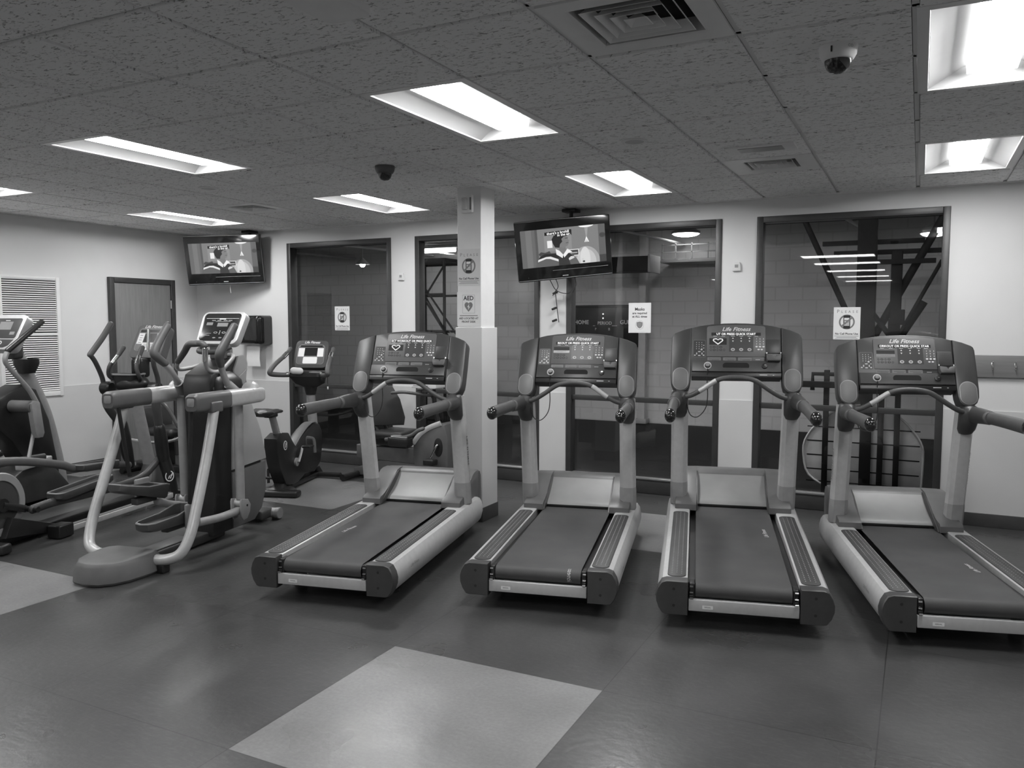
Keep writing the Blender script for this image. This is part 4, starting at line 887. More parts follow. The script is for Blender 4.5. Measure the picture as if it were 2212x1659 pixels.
b.box((0, .55, .42), (.22, .42, .08), .015); b.build('seat_carriage', t)
b = MB().m('black'); b.box((.25, .80, .46), (.12, .24, .10), .02); o = b.build('cup_holder', t); b = MB().m('label'); rg = lambda q, z: [V((x, y, z)) for x, y in rrect(.10*q, .20*q, .04, 4, .25, .80)]; b.loft([rg(1, .51), rg(1, .516), rg(.9, .516), rg(.9, .51)], (0, 0)); b.build('holder_rim', o)
b = MB().m('grip'); b.tube([(.24, .62, .47), (.25, .90, .52), (.23, 1.0, .58), (.2, 1.04, .60)], .02, 12, 5, round_end=True); b.build('side_handle', t)
b = MB().m('black'); b.tube([(0, 1.10, .62), (0, 1.06, .80), (0, 1.04, .98)], .03, 12, 4, (1.2, .8)); b.build('mast', t)
b = MB().m('grip'); b.tube([(-.24, .70, .95), (-.22, .84, .96), (-.10, 1.00, .93), (0, 1.03, .92), (.10, 1.00, .93), (.22, .84, .96), (.24, .70, .95)], .016, 12, 6, round_end=True); b.build('handlebar', t)
fc = frame_f((0, 1.02, 1.06), (0, 1, 0), (0, 0, 1), (1, 0, 0))
b = MB().m('white'); b.prism(rrect(.30, .12, .015, 4), fc, -.03, .16, .006); o = b.build('console', t)
b = MB().m('screen'); b.rect(fc, -.03, .07, -.01, .045, .161); b.rect(fc, -.13, -.05, .0, .045, .161); b.m('black')
for x in (.095, .118, .14):
    for y in (.03, .005): b.flat(ellipse(.008, .007, 10, x, y), fc, .161)
b.m('inkm').rect(fc, -.12, .06, -.035, -.03, .161); b.build('console_face', o)

# ================================================================== low seat stepper by the door
t = thing('seated_stepper', 'low black seated stepper with bright handrail loop, glimpsed behind the arc trainer', 'exercise machine', (-7.9, 6.2, 0), (0, 0, rad(-90)))
b = MB().m('vinyl'); b.box((0, .62, .48), (.40, .42, .09), .04); b.build('seat', t)
b = MB().m('vinyl'); b.prism([(-.18, .50), (.18, .50), (.20, .60), (.17, .74), (-.17, .74), (-.20, .60)], lambda x, z, d: V((x, .40+d-(z-.5)*.25, z)), -.04, .04, .02); b.build('backrest', t)
b = MB().m('chrome'); b.tube([(.22, .20, .39), (.25, .55, .385), (.25, .80, .40), (.23, 1.0, .45), (.16, 1.1, .52)], .018, 12, 6); b.tube([(-.22, .20, .39), (-.25, .55, .385), (-.25, .80, .40), (-.23, 1.0, .45), (-.16, 1.1, .52)], .018, 12, 6); b.build('side_rail', t)
b = MB().m('black'); b.box((0, .75, .07), (.12, 1.3, .08), .015); b.cyl((-.28, .15, .04), (.28, .15, .04), .035); b.cyl((-.28, 1.35, .04), (.28, 1.35, .04), .035); b.box((0, .55, .27), (.10, .14, .36), .02); b.build('base_frame', t)
b = MB().m('plast'); b.prism([(1.0, .10), (1.0, .40), (1.12, .62), (1.25, .60), (1.32, .30), (1.32, .08)], lambda y, z, d: V((d, y, z)), -.10, .10, .02); b.build('drive_housing', t)
for sd in (-1, 1):
    b = MB().m('hookwood'); b.box((sd*.19, 1.08, .50 if sd > 0 else .40), (.10, .06, .22), .012, (rad(-25), 0, 0)); b.build('foot_plate', t)
b = MB().m('plast'); b.tube([(.1, .84, .55), (.12, .72, .74), (.12, .62, .80)], .022, 10, 4, round_end=True); b.build('arm_lever', t)
# ================================================================== televisions
def tv(label, x, y, z, yaw, tilt, roll, mount, cables):
    t = thing('television', label, 'television', (x, y, z), group='ceiling-hung televisions')
    fx = V((math.cos(yaw), math.sin(yaw), 0)); n = V((math.sin(yaw), -math.cos(yaw), 0)); up = V((0, 0, 1))
    n2 = n*math.cos(tilt)-up*math.sin(tilt); u2 = up*math.cos(tilt)+n*math.sin(tilt)
    X = fx*math.cos(roll)+u2*math.sin(roll); Y = -fx*math.sin(roll)+u2*math.cos(roll); f = frame_f((0, 0, 0), X, Y, n2)
    w_, h_ = .92, .58
    b = MB().m('gloss'); b.prism(rrect(w_, h_, .012, 3), f, -.055, .0, .006); o = b.build('casing', t)
    b = MB().m('black'); b.prism(rrect(.7, .42, .04, 4), f, -.10, -.055, .02); b.m('label'); b.rect(f, -.455, .455, .286, .2885, .001); b.rect(f, -.455, .455, -.2795, -.2765, .001); b.rect(f, -.42+.30, .42, -.2, -.198, .0006); b.rect(f, -.028, .028, -.2595, -.2525, .001)
    b.m('inkm').text('HITACHI' if False else '||', .012, lambda p, q, d: f(p-.36, q-.25, .0008)); b.build('bezel_trim', o)
    # picture: screen is .80 x .40 around (0.005, .035)
    g = lambda p, q, d=0.0: f(.0+p*.408, .024+q*.180, d)
    E_ = {}
    def em(v):
        k = round(v, 3)
        if k not in E_: E_[k] = PIC.setdefault(k, None) or emit('picture_%d' % int(k*1000), k, .38); PIC[k] = E_[k]
        return E_[k]
    L = lambda c: lin(c)
    b = MB()
    def clip(pts):
        for ax in (0, 1):
            for lim in (-1, 1):
                out = []
                for i in range(len(pts)):
                    a, c_ = pts[i-1], pts[i]; ia, ic = a[ax]*lim <= 1, c_[ax]*lim <= 1
                    if ia != ic: t_ = (lim-a[ax])/(c_[ax]-a[ax]); out.append((a[0]+(c_[0]-a[0])*t_, a[1]+(c_[1]-a[1])*t_))
                    if ic: out.append(c_)
                pts = out
        return pts
    def P(c, pts, d): b.m(em(L(c))).flat(clip(pts), g, d)
    R = lambda c, x0, x1, y0, y1, d: P(c, [(x0, y0), (x1, y0), (x1, y1), (x0, y1)], d)
    R(120, -1, 1, -1, 1, .0005); R(98, -1, -.66, -1, 1, .0007); R(112, -.88, -.74, -1, 1, .0009); R(82, -.66, -.60, -1, 1, .0009); R(134, -.45, .2, -.2, .8, .0007)
    P(160, ellipse(.33, .85, 40, .52, -.95), .0010); P(188, ellipse(.24, .70, 40, .52, -.95), .0012); P(208, ellipse(.12, .62, 32, .5, -.75), .0014)
    R(90, .84, 1, -1, 1, .0016); R(60, .84, 1, -1, -.62, .0018)
    P(235, [(.38, 1), (.42, .93), (.50, .90), (.62, .90), (.70, .94), (.74, 1)], .0018); P(150, [(.52, .90), (.60, .90), (.565, .35), (.545, .35)], .0018)
    for a in (.515, .56, .60): P(240, [(.55, .40), (.56, .40), (a+.012, .12), (a-.012, .12)], .0020)
    P(60, ellipse(.07, .13, 18, .93, .42), .0018)
    R(225, -.38, -.26, -.02, .36, .0012)                                                   # light switch plate
    R(215, .06, .36, -.55, -.20, .0016); R(55, .08, .34, -.51, -.24, .0018); R(170, .12, .32, -.42, -.36, .002)
    P(62, [(-.60, -.30), (-.54, -.20), (-.44, -.26), (-.34, -.18), (-.30, -.34), (-.58, -.40)], .0016)
    # standing figure in a two-tone jacket
    P(90, [(-.70, -1), (-.64, -.72), (-.60, -.55), (-.44, -.36), (-.28, -.30), (.10, -.30), (.22, -.50), (.30, -.72), (.36, -1)], .0022)
    P(28, [(-.62, -.60), (-.56, -.42), (-.44, -.32), (-.2, -.34), (-.1, -.42), (.1, -.36), (.2, -.52), (.08, -.74), (-.14, -.72), (-.32, -.52), (-.42, -.50)], .0024)
    P(220, [(-.63, -.72), (-.62, -.60), (-.43, -.48), (-.32, -.48), (-.14, -.66), (-.14, -.78), (-.34, -.60), (-.43, -.58)], .0026); P(205, [(.08, -.70), (.16, -.56), (.24, -.58), (.24, -.66), (.10, -.78)], .0026)
    P(44, [(-.14, -1), (-.13, -.5), (-.02, -.66), (.08, -.44), (.14, -1)], .0027)
    P(112, [(-.12, -.40), (-.10, .05), (.04, .10), (.06, -.30), (.0, -.5)], .0026)
    P(225, [(-.19, -.10), (-.10, -.22), (-.02, -.44), (-.04, -.62), (-.18, -.40)], .0028); P(230, [(.06, -.22), (.09, -.14), (.20, -.34), (.10, -.38), (.0, -.60), (-.02, -.44)], .0028)
    P(118, [(-.13, .02), (-.16, .30), (-.10, .55), (.06, .58), (.12, .48), (.115, .36), (.15, .27), (.125, .22), (.13, .14), (.10, .02), (.0, -.08)], .0029)
    P(22, [(-.25, .22), (-.27, .42), (-.22, .60), (-.10, .68), (.06, .66), (.12, .55), (.02, .52), (-.04, .40), (-.02, .26), (-.08, .14), (-.10, -.05), (-.20, -.02)], .0031)
    P(40, [(.04, .44), (.11, .44), (.11, .41), (.04, .41)], .0031); P(58, [(.06, .18), (.125, .20), (.125, .17), (.06, .15)], .0031)
    P(200, ellipse(.035, .06, 14, .44, -.78), .0022); P(60, ellipse(.03, .05, 12, .46, -.90), .0023)
    b.m(em(.004)); b.flat([(-.43, .64), (.21, .70), (.21, .87), (-.43, .81)][::1], g, .0033); b.flat([(-.18, .55), (.21, .58), (.21, .71), (-.18, .68)], g, .0033); b.m(em(1.0))
    def cap(s_, x, y, sz): b.text(s_, sz, lambda p, q, d: g((p)/.408+x, (q+p*.045)/.180+y, .0035), bold=.0006, wide=1.0)
    cap("there's a brohill", -.11, .755, .034); cap('in the air.', .03, .630, .034)
    b.build('lit_screen', t, recalc=False, smooth=0)
    # mount
    b = MB().m('black'); m0 = f(mount[0], mount[1], -.10); top = V((m0.x-n.x*.05, m0.y-n.y*.05, CEIL-z-.005)); b.box(m0-n2*.015, (.12, .06, .16), .008); b.tube([m0-n2*.02, V((top.x, top.y, m0.z)), top], .02, 12, 3); b.box((top.x, top.y, top.z-.02), (.14, .14, .03), .005); b.build('ceiling_mount', t)
    b = MB().m(cables[1])
    for c in cables[0]: b.tube([f(*p) for p in c], .004, 8, 6)
    if cables[2]:
        b.m('label').box(V(cables[2])-V((x, y, z)), (.075, .03, .06), .004); b.m('black')
        for p in cables[3]: b.box(V(p)-V((x, y, z)), (.055, .025, .022), .006, (0, rad(-20), 0))
    b.build('cable', t)
    return t
PIC = {}
tv('television hung in the far left corner above the wooden door', -7.462, 7.187, 2.403, .444, .175, .030, (.28, .10), ([[(.40, .20, -.06), (.44, .12, -.06), (.43, -.02, -.06), (.41, -.10, -.06)], [(.02, -.29, -.06), (.02, -.36, -.05), (.02, -.40, -.05)]], 'cablew', None, []))
tv('larger-looking tilted television in front of the window wall, right of the pillar', -3.096, 7.28, 2.369, .51, .204, .101, (.10, .16), ([[(-.10, -.27, -.09), (-.08, -.36, -.02), (-.12, -.42, -.02), (-.14, -.45, -.02)], [(.02, -.27, -.09), (.05, -.40, -.02), (.0, -.44, -.02), (-.10, -.40, -.03), (-.15, -.30, -.08)], [(-.11, -.43, -.02), (-.105, -.60, -.02), (-.10, -.72, -.02)], [(.09, -.27, -.09), (.10, -.36, -.04), (.06, -.44, -.03)]], 'cable', (-3.225, 7.49, 1.905), [(-3.275, 7.49, 1.955), (-3.285, 7.49, 1.80), (-3.28, 7.49, 1.68)]))

# ================================================================== notices
def notice_please(t, f, w_=.216, h_=.279, back='paper'):
    b = MB().m(back); b.prism([(-w_/2, -h_/2), (w_/2, -h_/2), (w_/2, h_/2), (-w_/2, h_/2)], f, 0, .0012); b.build('sheet', t, smooth=0)
    d = .0016; b = MB().m('inkm'); b.text('P', .040, lambda x, y, q: f(x-.072, y+.103, d)); 
    for i, c in enumerate('LEASE'): b.text(c, .030, lambda x, y, q: f(x-.040+i*.030, y+.100, d))
    b.m('ink').text('No Cell Phone Use', .0235, lambda x, y, q: f(x, y-.091, d), bold=.0006, wide=1.0); b.m('inkm')
    for y, a in ((-.110, .098), (-.120, .08), (-.130, .09)): b.rect(f, -a, a, y-.0018, y+.0018, d)
    b.build('lettering', t, recalc=False)
    b = MB(); n_ = 36; cy = .012
    b.m('inkm').flat(ellipse(.064, .064, n_, 0, cy), f, d); b.m(back).flat(ellipse(.051, .051, n_, 0, cy), f, d+.0003)
    b.m('ink').flat(rrect(.056, .114, .006, 3, 0, cy), f, d+.0006); b.m('lcd').rect(f, -.023, .023, cy-.035, cy+.038, d+.0009); b.m('paper').rect(f, -.021, .017, cy+.018, cy+.034, d+.0012)
    for a in range(3):
        for c in range(3): b.rect(f, -.017+c*.012, -.009+c*.012, cy-.030+a*.014, cy-.021+a*.014, d+.0012)
    b.m('inkm').flat([(-.050, cy-.036), (-.040, cy-.046), (.050, cy+.036), (.040, cy+.046)], f, d+.0015); b.build('phone_symbol', t, recalc=False)
def notice(label, x, y, z, fn, grp=None, **k):
    t = thing('notice', label, 'notice', (x, y, z), group=grp); fn(t, frame_f((0, 0, 0), (1, 0, 0), (0, 0, 1), (0, -1, 0)), **k); return t
yg = YW+.072
notice('white notice against mobile phones taped on the first window, above the upright bike', -5.985*1.0095, yg, 1.708, notice_please)
notice('white notice against mobile phones taped on the rightmost window, above the last treadmill', -.562*1.01, yg, 1.653, notice_please)
notice('grey-looking notice against mobile phones on the pillar face, over the heart sign', -3.333, 5.8485, 2.112, notice_please, w_=.214, h_=.30, back='paper2')
def masks(t, f):
    w_, h_ = .225, .29; b = MB().m('paper'); b.prism([(-w_/2, -h_/2), (w_/2, -h_/2), (w_/2, h_/2), (-w_/2, h_/2)], f, 0, .0012); b.m('paper2'); d = .0016
    for q, v in ((.92, 'inkm'), (.91, 'paper')): b.m('paper2' if v == 'inkm' else 'paper').rect(f, -w_/2*q, w_/2*q, -h_/2*q, h_/2*q, d+(.0002 if v == 'paper' else 0))
    b.build('sheet', t, smooth=0, recalc=False); d = .002; b = MB().m('ink')
    b.text('Masks', .040, lambda x, y, q: f(x, y+.083, d), bold=.0008); b.text('are required', .029, lambda x, y, q: f(x, y+.045, d), bold=.0008); b.text('at ALL times', .029, lambda x, y, q: f(x, y+.012, d), bold=.0008); b.build('lettering', t, recalc=False)
    b = MB().m('paper2').flat(ellipse(.044, .048, 28, 0, -.068), f, d); b.m('paper').flat(ellipse(.036, .040, 28, 0, -.068), f, d+.0003); s_ = [(-.030, .022), (0, .030), (.030, .022), (.030, -.006), (.018, -.026), (0, -.036), (-.018, -.026), (-.030, -.006)]
    b.m('inkm').flat([(x, y-.066) for x, y in s_], f, d+.0006); b.m('lcd').flat([(x*.75, y*.75-.066) for x, y in s_], f, d+.0009); b.build('shield_symbol', t, recalc=False)
notice('white notice asking for masks taped on the third window beside the scoreboard', -2.41*1.0095, yg, 1.705, masks)
def aed(t, f):
    b = MB().m('paper'); b.prism([(-.110, -.14), (.110, -.14), (.110, .14), (-.110, .14)], f, 0, .0012); b.build('sheet', t, smooth=0); d = .0016
    b = MB().m('inkm').rect(f, -.058, .058, -.035, .115, d); b.m('paper').rect(f, -.0565, .0565, -.0335, .1135, d+.0002); H_ = [(0, -.024), (-.022, .0), (-.036, .02), (-.039, .036), (-.030, .052), (-.014, .056), (0, .046), (.014, .056), (.030, .052), (.039, .036), (.036, .02), (.022, .0)]
    b.m('inkm').flat(H_, f, d+.0005); b.m('paper').flat([(.006, .042), (-.014, .014), (-.001, .016), (-.006, -.010), (.014, .020), (.002, .018)], f, d+.0009); b.build('heart_symbol', t, recalc=False)
    b = MB().m('ink').text('AED', .050, lambda x, y, q: f(x, y+.087, d+.0006), bold=.001); b.text('AED LOCATED AT', .022, lambda x, y, q: f(x, y-.078, d), bold=.0006); b.text('FRONT DESK', .022, lambda x, y, q: f(x, y-.106, d), bold=.0006); b.m('inkm').rect(f, -.085, .085, -.058, -.052, d); b.build('lettering', t, recalc=False)
notice('white AED sign with heart symbol on the pillar, below the phone notice', -3.335, 5.8485, 1.772, aed)
# strobe high on the pillar
t = thing('fire_alarm_strobe', 'white fire alarm strobe high on the pillar', 'alarm', (-3.335, 5.85, 2.625))
b = MB().m('white'); f = frame_f((0, 0, 0), (1, 0, 0), (0, 0, 1), (0, -1, 0)); b.prism(rrect(.105, .145, .01, 3), f, 0, .035, .006); b.build('housing', t)
b = MB().m('label'); b.prism(rrect(.045, .10, .01, 3, -.012, .0), f, .035, .062, .010); b.m('inkm').rect(f, .030, .046, -.05, .05, .0355); b.build('lens', t)
# chimes / thermostats between windows
for x, lab in ((-5.15, 'small pale wall sensor on the wall between the first two windows'), (-1.50, 'small pale wall sensor on the wall between the two right windows')):
    t = thing('wall_sensor', lab, 'wall sensor', (x, YW, 2.165)); f = frame_f((0, 0, 0), (1, 0, 0), (0, 0, 1), (0, -1, 0))
    b = MB().m('paper2'); b.prism([(-.036, -.04), (.036, -.04), (.036, .015), (.024, .04), (-.024, .04), (-.036, .015)], f, 0, .025, .006); b.build('case', t); b = MB().m('lcd'); b.rect(f, -.016, .016, -.01, .018, .0255); b.build('grille', t, recalc=False)
# paper towel dispenser with a hanging sheet, switch plates beside it
t = thing('towel_dispenser', 'black paper towel dispenser on the wall, sheet of paper hanging out', 'dispenser', (-7.265, YW, 1.565)); f = frame_f((0, 0, 0), (1, 0, 0), (0, 0, 1), (0, -1, 0))
b = MB().m('gloss'); b.loft([[f(x*q, y*q2+dy, d) for x, y in rrect(.42, .36, .04, 5)] for q, q2, dy, d in ((1, 1, 0, .0), (1, 1, 0, .12), (.96, .97, .004, .17), (.86, .90, .012, .20), (.7, .78, .02, .215))]); b.build('cover', t)
b = MB().m('label'); b.rect(f, -.01, .012, .11, .145, .208); b.m('inkm').rect(f, -.09, -.05, .02, .032, .2155); b.build('lock', t, recalc=False)
b = MB().m('paper'); b.loft([[f(x, y, d) for x in (-.105, -.05, 0, .05, .105)] for y, d in ((-.16, .10), (-.24, .105), (-.34, .115), (-.44, .10))], (0, 0), closed=False); b.build('paper_sheet', t)
for z in (1.60, 1.49):
    t = thing('switch_plate', '%s pale switch plate left of the towel dispenser' % ('upper' if z > 1.55 else 'lower'), 'light switch', (-7.57, YW, z)); b = MB().m('paper2'); b.prism(rrect(.09, .10, .006, 2), frame_f((0, 0, 0), (1, 0, 0), (0, 0, 1), (0, -1, 0)), 0, .008, .002); b.build('plate', t); b = MB().m('plastl'); b.box((0, -.011, 0), (.02, .008, .04), .002); b.build('toggle', t)
# coat hooks
t = thing('coat_hook_board', 'dark wooden coat hook board on the wall at the right edge', 'coat rack', (.95, YW-.008, 1.31)); b = MB().m('hookwood'); b.box((0, -.011, 0), (1.40, .022, .178), .004); b.build('board', t)
for i in range(9):
    x = -.64+.0985+i*.1575-.036; b = MB().m('chrome'); b.box((x, -.024, .005), (.018, .004, .05), .0015); b.tube([(x, -.026, .02), (x, -.055, .028), (x, -.062, .038)], .0045, 8, 4, round_end=True); b.tube([(x, -.026, -.008), (x, -.048, -.020), (x, -.060, -.010), (x, -.062, .0)], .0045, 8, 4, round_end=True); b.build('hook', t)
# louvre return grille in the left wall
t = thing('louvre_grille', 'tall white louvred grille set in the left wall', 'louvre grille', (XL, 5.36, 0)); ya, yb_, za, zb = -.36, .30, .87, 2.14
b = MB().m('white'); b.m('white')
for y in (ya+.02, yb_-.02): b.box((.012, y, (za+zb)/2), (.024, .04, zb-za), .003)
for z in (za+.03, zb-.015, 1.535): b.box((.012, (ya+yb_)/2, z), (.024, yb_-ya-.08, .05 if z < 1 else .03), .003)
b.build('frame', t); b = MB().m('dark'); b.box((.003, (ya+yb_)/2, (za+zb)/2), (.006, yb_-ya-.06, zb-za-.06)); b.build('backing', t)
b = MB().m('white'); z = za+.07
while z < zb-.03:
    if abs(z-1.535) > .024: b.box((.014, (ya+yb_)/2, z), (.017, yb_-ya-.082, .0025), 0, (0, rad(42), 0))
    z += .0225
b.build('louvre_blades', t, smooth=0)
# loose cable on the floor by the pillar and behind the arc trainer
t = MB().m('cable').tube([(-2.95, 5.9, .006), (-2.75, 5.86, .006), (-2.5, 5.88, .006), (-2.30, 5.80, .006)], .005, 8, 6).build('power_cord'); tag(t, 'thin black power cord lying on the floor right of the pillar', 'cord')
t = MB().m('cable').tube([(-.62, 6.60, .006), (-.45, 6.35, .006), (-.32, 6.10, .006), (-.22, 5.98, .006)], .005, 8, 6).build('power_cord'); tag(t, 'thin black power cord on the floor between the two right treadmills', 'cord')
# ================================================================== the gym beyond the glass
GY1 = 13.0
LX3 = (-3.22, 12.3, 3.0); LX2 = (-7.61, 12.0, 2.96); LX4 = (.12, 11.5, 2.77); TL0 = (-7.37, 11.3, 2.82); TL1 = (-6.69, 11.3, 2.82)
b = MB().m('gymfloor'); b.box((-4, (YW+.16+GY1)/2+.1, -.06), (22, GY1-YW, .1)); struct('floor_gym', b, smooth=0)
b = MB().m('gymwall'); b.box((-4, GY1+.1, 3), (22, .2, 6.4)); struct('wall_gym_back', b, smooth=0)
b = MB().m('gymwall'); b.box((-12.2, 10.3, 3), (.2, 5.6, 6.4)); b.box((4.2, 10.3, 3), (.2, 5.6, 6.4)); struct('wall_gym_side', b, smooth=0)
b = MB().m('deck'); b.box((-4, 10.3, 3.2), (16.4, 5.6, .1)); struct('ceiling_gym', b, smooth=0)
b = MB().m('wall'); b.box((-4, YW+.205, 2.93), (16.4, .08, .46)); struct('wall_gym_front', b, smooth=0)
# scoreboard
t = thing('scoreboard', 'black scoreboard on the gym wall behind the third window', 'scoreboard', (-4.70, GY1-.004, 1.60)); f = frame_f((0, 0, 0), (1, 0, 0), (0, 0, 1), (0, -1, 0))
b = MB().m('black'); b.prism(rrect(1.30, .70, .02, 2), f, 0, .10, .01); b.m('steel'); b.rect(f, -.64, .64, .31, .32, .1005); b.build('cabinet', t)
b = MB().m('print'); d = .1015; b.text('HOME', .095, lambda x, y, q: f(x-.45, y+.06, d), bold=.002); b.text('PERIOD', .075, lambda x, y, q: f(x-.03, y+.045, d), bold=.001); b.text('GUEST', .095, lambda x, y, q: f(x+.38, y+.06, d), bold=.002); b.text('P', .06, lambda x, y, q: f(x-.19, y-.055, d)); b.text('B', .06, lambda x, y, q: f(x+.05, y-.055, d)); b.build('lettering', t, recalc=False)
b = MB().m('led'); [b.flat(ellipse(.013, .013, 12, -.06, y), f, d) for y in (.20, .13)]; b.m('label'); b.rect(f, -.24, -.20, -.002, .008, d); b.rect(f, .10, .19, -.002, .008, d); b.build('indicator_lamp', t, recalc=False)
# roof truss, duct and rails
for y, lab in ((9.4, 'nearer dark beam under the gym ceiling, beyond the windows'), (11.0, 'farther dark beam under the gym ceiling, beyond the windows')):
    t = thing('ceiling_beam', lab, 'beam', (0, y, 3.14)); b = MB().m('steel'); b.box((-4, 0, -.01), (16, .14, .02)); b.build('top_flange', t); b = MB().m('steel'); b.box((-4, 0, -.10), (16, .03, .18)); b.build('web', t); b = MB().m('steel'); b.box((-4, 0, -.20), (16, .14, .02)); b.build('bottom_flange', t)
for x, lab in ((-10.4, 'pale conduit under the gym ceiling behind the first window'), (-8.6, 'pale conduit under the gym ceiling behind the second window'), (-3.9, 'pale conduit under the gym ceiling behind the third window'), (-1.1, 'pale conduit under the gym ceiling behind the rightmost window')):
    t = MB().m('gymgrey').tube([(x, 7.9, 2.90), (x+.5, 12.9, 2.90)], .022, 8, 1).build('conduit'); tag(t, lab, 'pipe')
for x in (-6.0, -4.2, -2.4, -.6):  # unseen fill lamps, added to brighten the lower part of the gym wall
    t = thing('added_fill_lamp', 'added unseen fill lamp above the windows on the gym side of the wall', 'lamp', (x, YW+.25, 2.98), group='added fill lamps on the gym side'); b = MB().m('steel'); b.prism([(0, .10), (.16, .10), (.26, .02), (.26, -.005), (0, -.005)], lambda y, z, d: V((d, y, z)), -.24, .24, .01); b.build('hood', t); b = MB().m(FILL_GLOW); b.rect(frame_f((0, .14, -.008), (1, 0, 0), (0, 1, .10), (0, 0, -1)), -.21, .21, -.10, .10, 0); b.build('lens', t, recalc=False)
t = thing('air_duct', 'dark rectangular air duct high in the gym behind the third window', 'air duct', (-4.0, 11.9, 2.53)); b = MB().m('steel'); b.box((-.09, 0, 0), (1.0, .5, .22), .01); b.build('duct_body', t); b = MB().m('gymgrey'); b.box((.41, 0, 0), (.03, .54, .26), .004); b.build('end_flange', t)
t = thing('balcony_rail', 'thin pale balcony rail high in the gym, third window', 'railing', (-3.15, 12.4, 2.63)); b = MB().m('gymgrey')
for z in (0, .11, .22): b.box((0, 0, z), (.95, .02, .016))
for x in (-.46, -.25, 0, .25, .46): b.box((x, 0, .12), (.016, .02, .25))
b.build('rail_bars', t); b = MB().m('gymgrey'); b.box((0, .28, -.03), (1.0, .6, .03)); b.build('walkway', t)
t = thing('pillar_pad', 'pale square post against the gym wall beside the scoreboard', 'post', (-4.05, GY1-.15, 0)); b = MB().m('gymlight'); b.box((0, 0, 1.57), (.12, .12, 3.14), .01); b.build('post_body', t); b = MB().m('gymgrey'); b.box((0, 0, .04), (.2, .2, .08), .01); b.build('base_plate', t)
# lamps of the gym
for (x, y, z, r_, lab) in ((-8.67, 11.5, 2.66, .55, 'small hanging bell lamp in the gym behind the first window'),):
    t = thing('bell_lamp', lab, 'lamp', (x, y, z)); b = MB().m('gymgrey'); b.lathe([(q*r_, h*r_) for q, h in ((.04, .20), (.07, .16), (.20, .04), (.24, 0), (.225, .0), (.18, .04), (.05, .15))], (0, 0, 0), (0, 0, 1), 24); b.cyl((0, 0, .1), (0, 0, 3.14-z), .008, n=8); b.build('shade', t)
    b = MB().m(GYML); b.ball((0, 0, .0), .05, .05, .05, 14); b.build('bulb', t)
for (x, y, z, a_, lab) in ((LX3[0], LX3[1], LX3[2], .21, 'glowing oval bowl lamp in the gym seen through the third window'), (LX2[0], LX2[1], LX2[2], .22, 'glowing oval bowl lamp in the gym seen through the second window'), (LX4[0], LX4[1], LX4[2], .16, 'glowing bowl lamp in the gym at the right edge of the rightmost window')):
    t = thing('bowl_lamp', lab, 'lamp', (x, y, z)); b = MB().m('gymgrey'); b.lathe([(.03, .12), (a_*.5, .09), (a_*1.02, .035), (a_*1.03, .0), (a_*.98, .0)], (0, 0, 0), (0, 0, 1), 28); b.cyl((0, 0, .1), (0, 0, 3.14-z), .010, n=8); b.build('shade', t)
    b = MB().m(GYML); b.ball((0, 0, .005), a_*.97, a_*.97, .05, 24); b.build('glowing_bowl', t)
t = thing('tube_lamp', 'long glowing tube lamp in the gym seen through the second window', 'lamp', TL0); b = MB().m(GYML); b.cyl((0, 0, 0), (TL1[0]-TL0[0], TL1[1]-TL0[1], 0), .035, n=12); b.build('tube', t); b = MB().m('gymgrey'); b.box(((TL1[0]-TL0[0])/2, (TL1[1]-TL0[1])/2, .06), (TL1[0]-TL0[0]+.1, .12, .05), .01); b.cyl((.1, 0, .06), (.1, 0, 3.14-TL0[2]), .008, n=6); b.build('fitting', t)
# scaffold tower
t = thing('scaffold_tower', 'black steel scaffold tower in the gym behind the second window', 'scaffold', (-6.22, 10.0, 0)); 
for x in (-.40, .30):
    for y in (-.3, .3):
        b = MB().m('steel'); b.cyl((x, y, 0), (x, y, 2.55), .022, n=10); b.build('post', t)
b = MB().m('steel')
for y in (-.3, .3):
    for z in (.2, 1.53, 2.05, 2.5): b.cyl((-.40, y, z), (.30, y, z), .017, n=8)
for x in (-.40, .30):
    for z in (.2, 1.53, 2.5): b.cyl((x, -.3, z), (x, .3, z), .017, n=8)
b.build('ledger_bars', t)
for (a, c) in (((-.40, -.3, .2), (.30, -.3, 1.53)), ((.30, -.3, .2), (-.40, -.3, 1.53)), ((-.40, -.3, 2.5), (.30, -.3, 1.53)), ((.30, -.3, 2.45), (-.40, -.3, 1.5)), ((-.40, .3, 2.05), (.30, .3, 1.0)), ((-.30, -.3, 2.5), (.40, .1, 1.3))):
    b = MB().m('steel'); b.cyl(a, c, .014, n=8); b.build('brace', t)
b = MB().m('steel'); b.box((-.05, 0, 2.53), (.74, .64, .04)); b.build('deck', t)
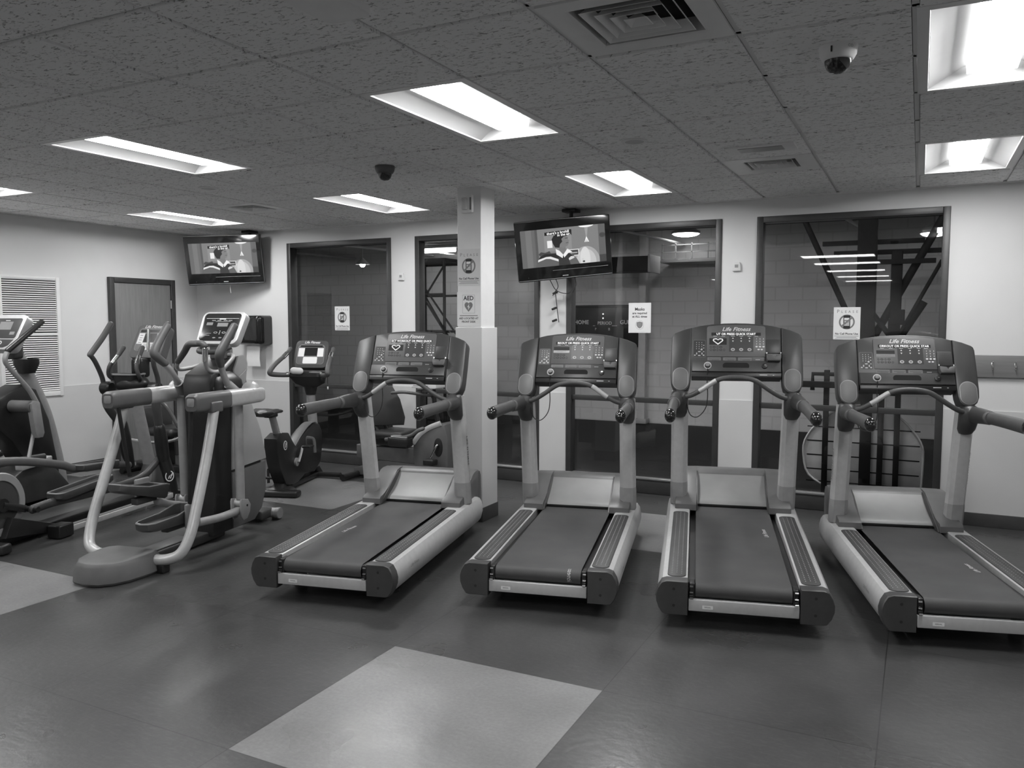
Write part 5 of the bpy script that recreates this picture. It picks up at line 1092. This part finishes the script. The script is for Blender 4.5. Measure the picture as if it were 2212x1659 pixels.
# basketball goal with folding frame
t = thing('basketball_goal', 'black folding basketball goal frame in the gym behind the rightmost window', 'basketball goal', (-.58, 10.5, 0))
b = MB().m('steel'); b.box((0, 0, 1.57), (.21, .21, 3.14), .01); b.build('main_post', t)
for (a, c, r) in (((-.76, 0, 3.0), (-.20, .1, 1.75), .035), ((.85, 0, 3.0), (.10, .12, 1.50), .045), ((.78, -.1, 2.36), (.36, -.1, 1.50), .022), ((-.05, 0, 1.95), (.48, 0, 1.20), .03), ((.62, .1, 1.9), (.10, .1, 1.0), .04)):
    b = MB().m('steel'); b.cyl(a, c, r, n=12); b.build('strut', t)
for (x0, x1, z, y) in ((-.50, .60, 2.60, 0), (-.38, .82, 2.49, .12), (-.08, .72, 2.36, -.1)):
    b = MB().m('steel'); b.box(((x0+x1)/2, y, z), (x1-x0, .05, .055), .004); b.build('cross_bar', t)
b = MB().m('steel'); b.box((.32, 0, 2.1), (.12, .10, .78), .01); b.box((.34, 0, 1.72), (.16, .12, .18), .01); b.box((.31, 0, 1.25), (.13, .1, .9), .01); b.build('lift_arm', t)
# low rounded goal panel just behind the glass, with its posts
t = thing('folding_goal', 'low rounded pale panel with seams on dark posts behind the rightmost window', 'gym equipment', (-.46, 8.45, 0))
f = frame_f((0, 0, 0), (1, 0, 0), (0, 0, 1), (0, -1, 0)); pts = [(-.30, .04), (-.48, .16), (-.53, .34), (-.52, .50), (-.42, .66), (-.28, .78), (-.10, .86), (.12, .86), (.30, .78), (.44, .64), (.52, .50), (.53, .34), (.52, .04)]
b = MB().m('gymlight'); b.prism(pts, f, -.015, .015, .004); b.m('steel')
for z in (.10, .22, .36, .50, .64): b.rect(f, -.50, .50, z-.006, z+.006, .0158)
for x in (-.2, .05, .28): b.rect(f, x-.004, x+.004, .10, .80, .0157)
b.build('panel', t)
b = MB().m('label'); q = [(x, -.0, z) for x, z in pts]; b.tube([(x, -.016, z) for x, z in pts], .010, 8, 3); b.build('edge_tube', t)
for x in (-.33, -.20, .03, .16, .30):
    b = MB().m('steel'); b.box((x, -.05, .60), (.05 if x != .03 else .10, .05, 1.2), .004); b.build('post', t)
b = MB().m('steel'); b.box((-.30, -.09, 1.06), (.55, .05, .06), .004); b.box((.20, -.09, 1.06), (.42, .05, .05), .004); b.tube([(-.46, -.05, 1.0), (-.46, -.05, 1.16), (-.20, -.05, 1.16)], .022, 8, 1); b.tube([(.22, -.05, 1.05), (.22, -.05, 1.16), (.40, -.05, 1.20), (.42, -.05, 1.10), (.24, -.05, 1.04)], .014, 8, 4); b.build('top_bar', t)
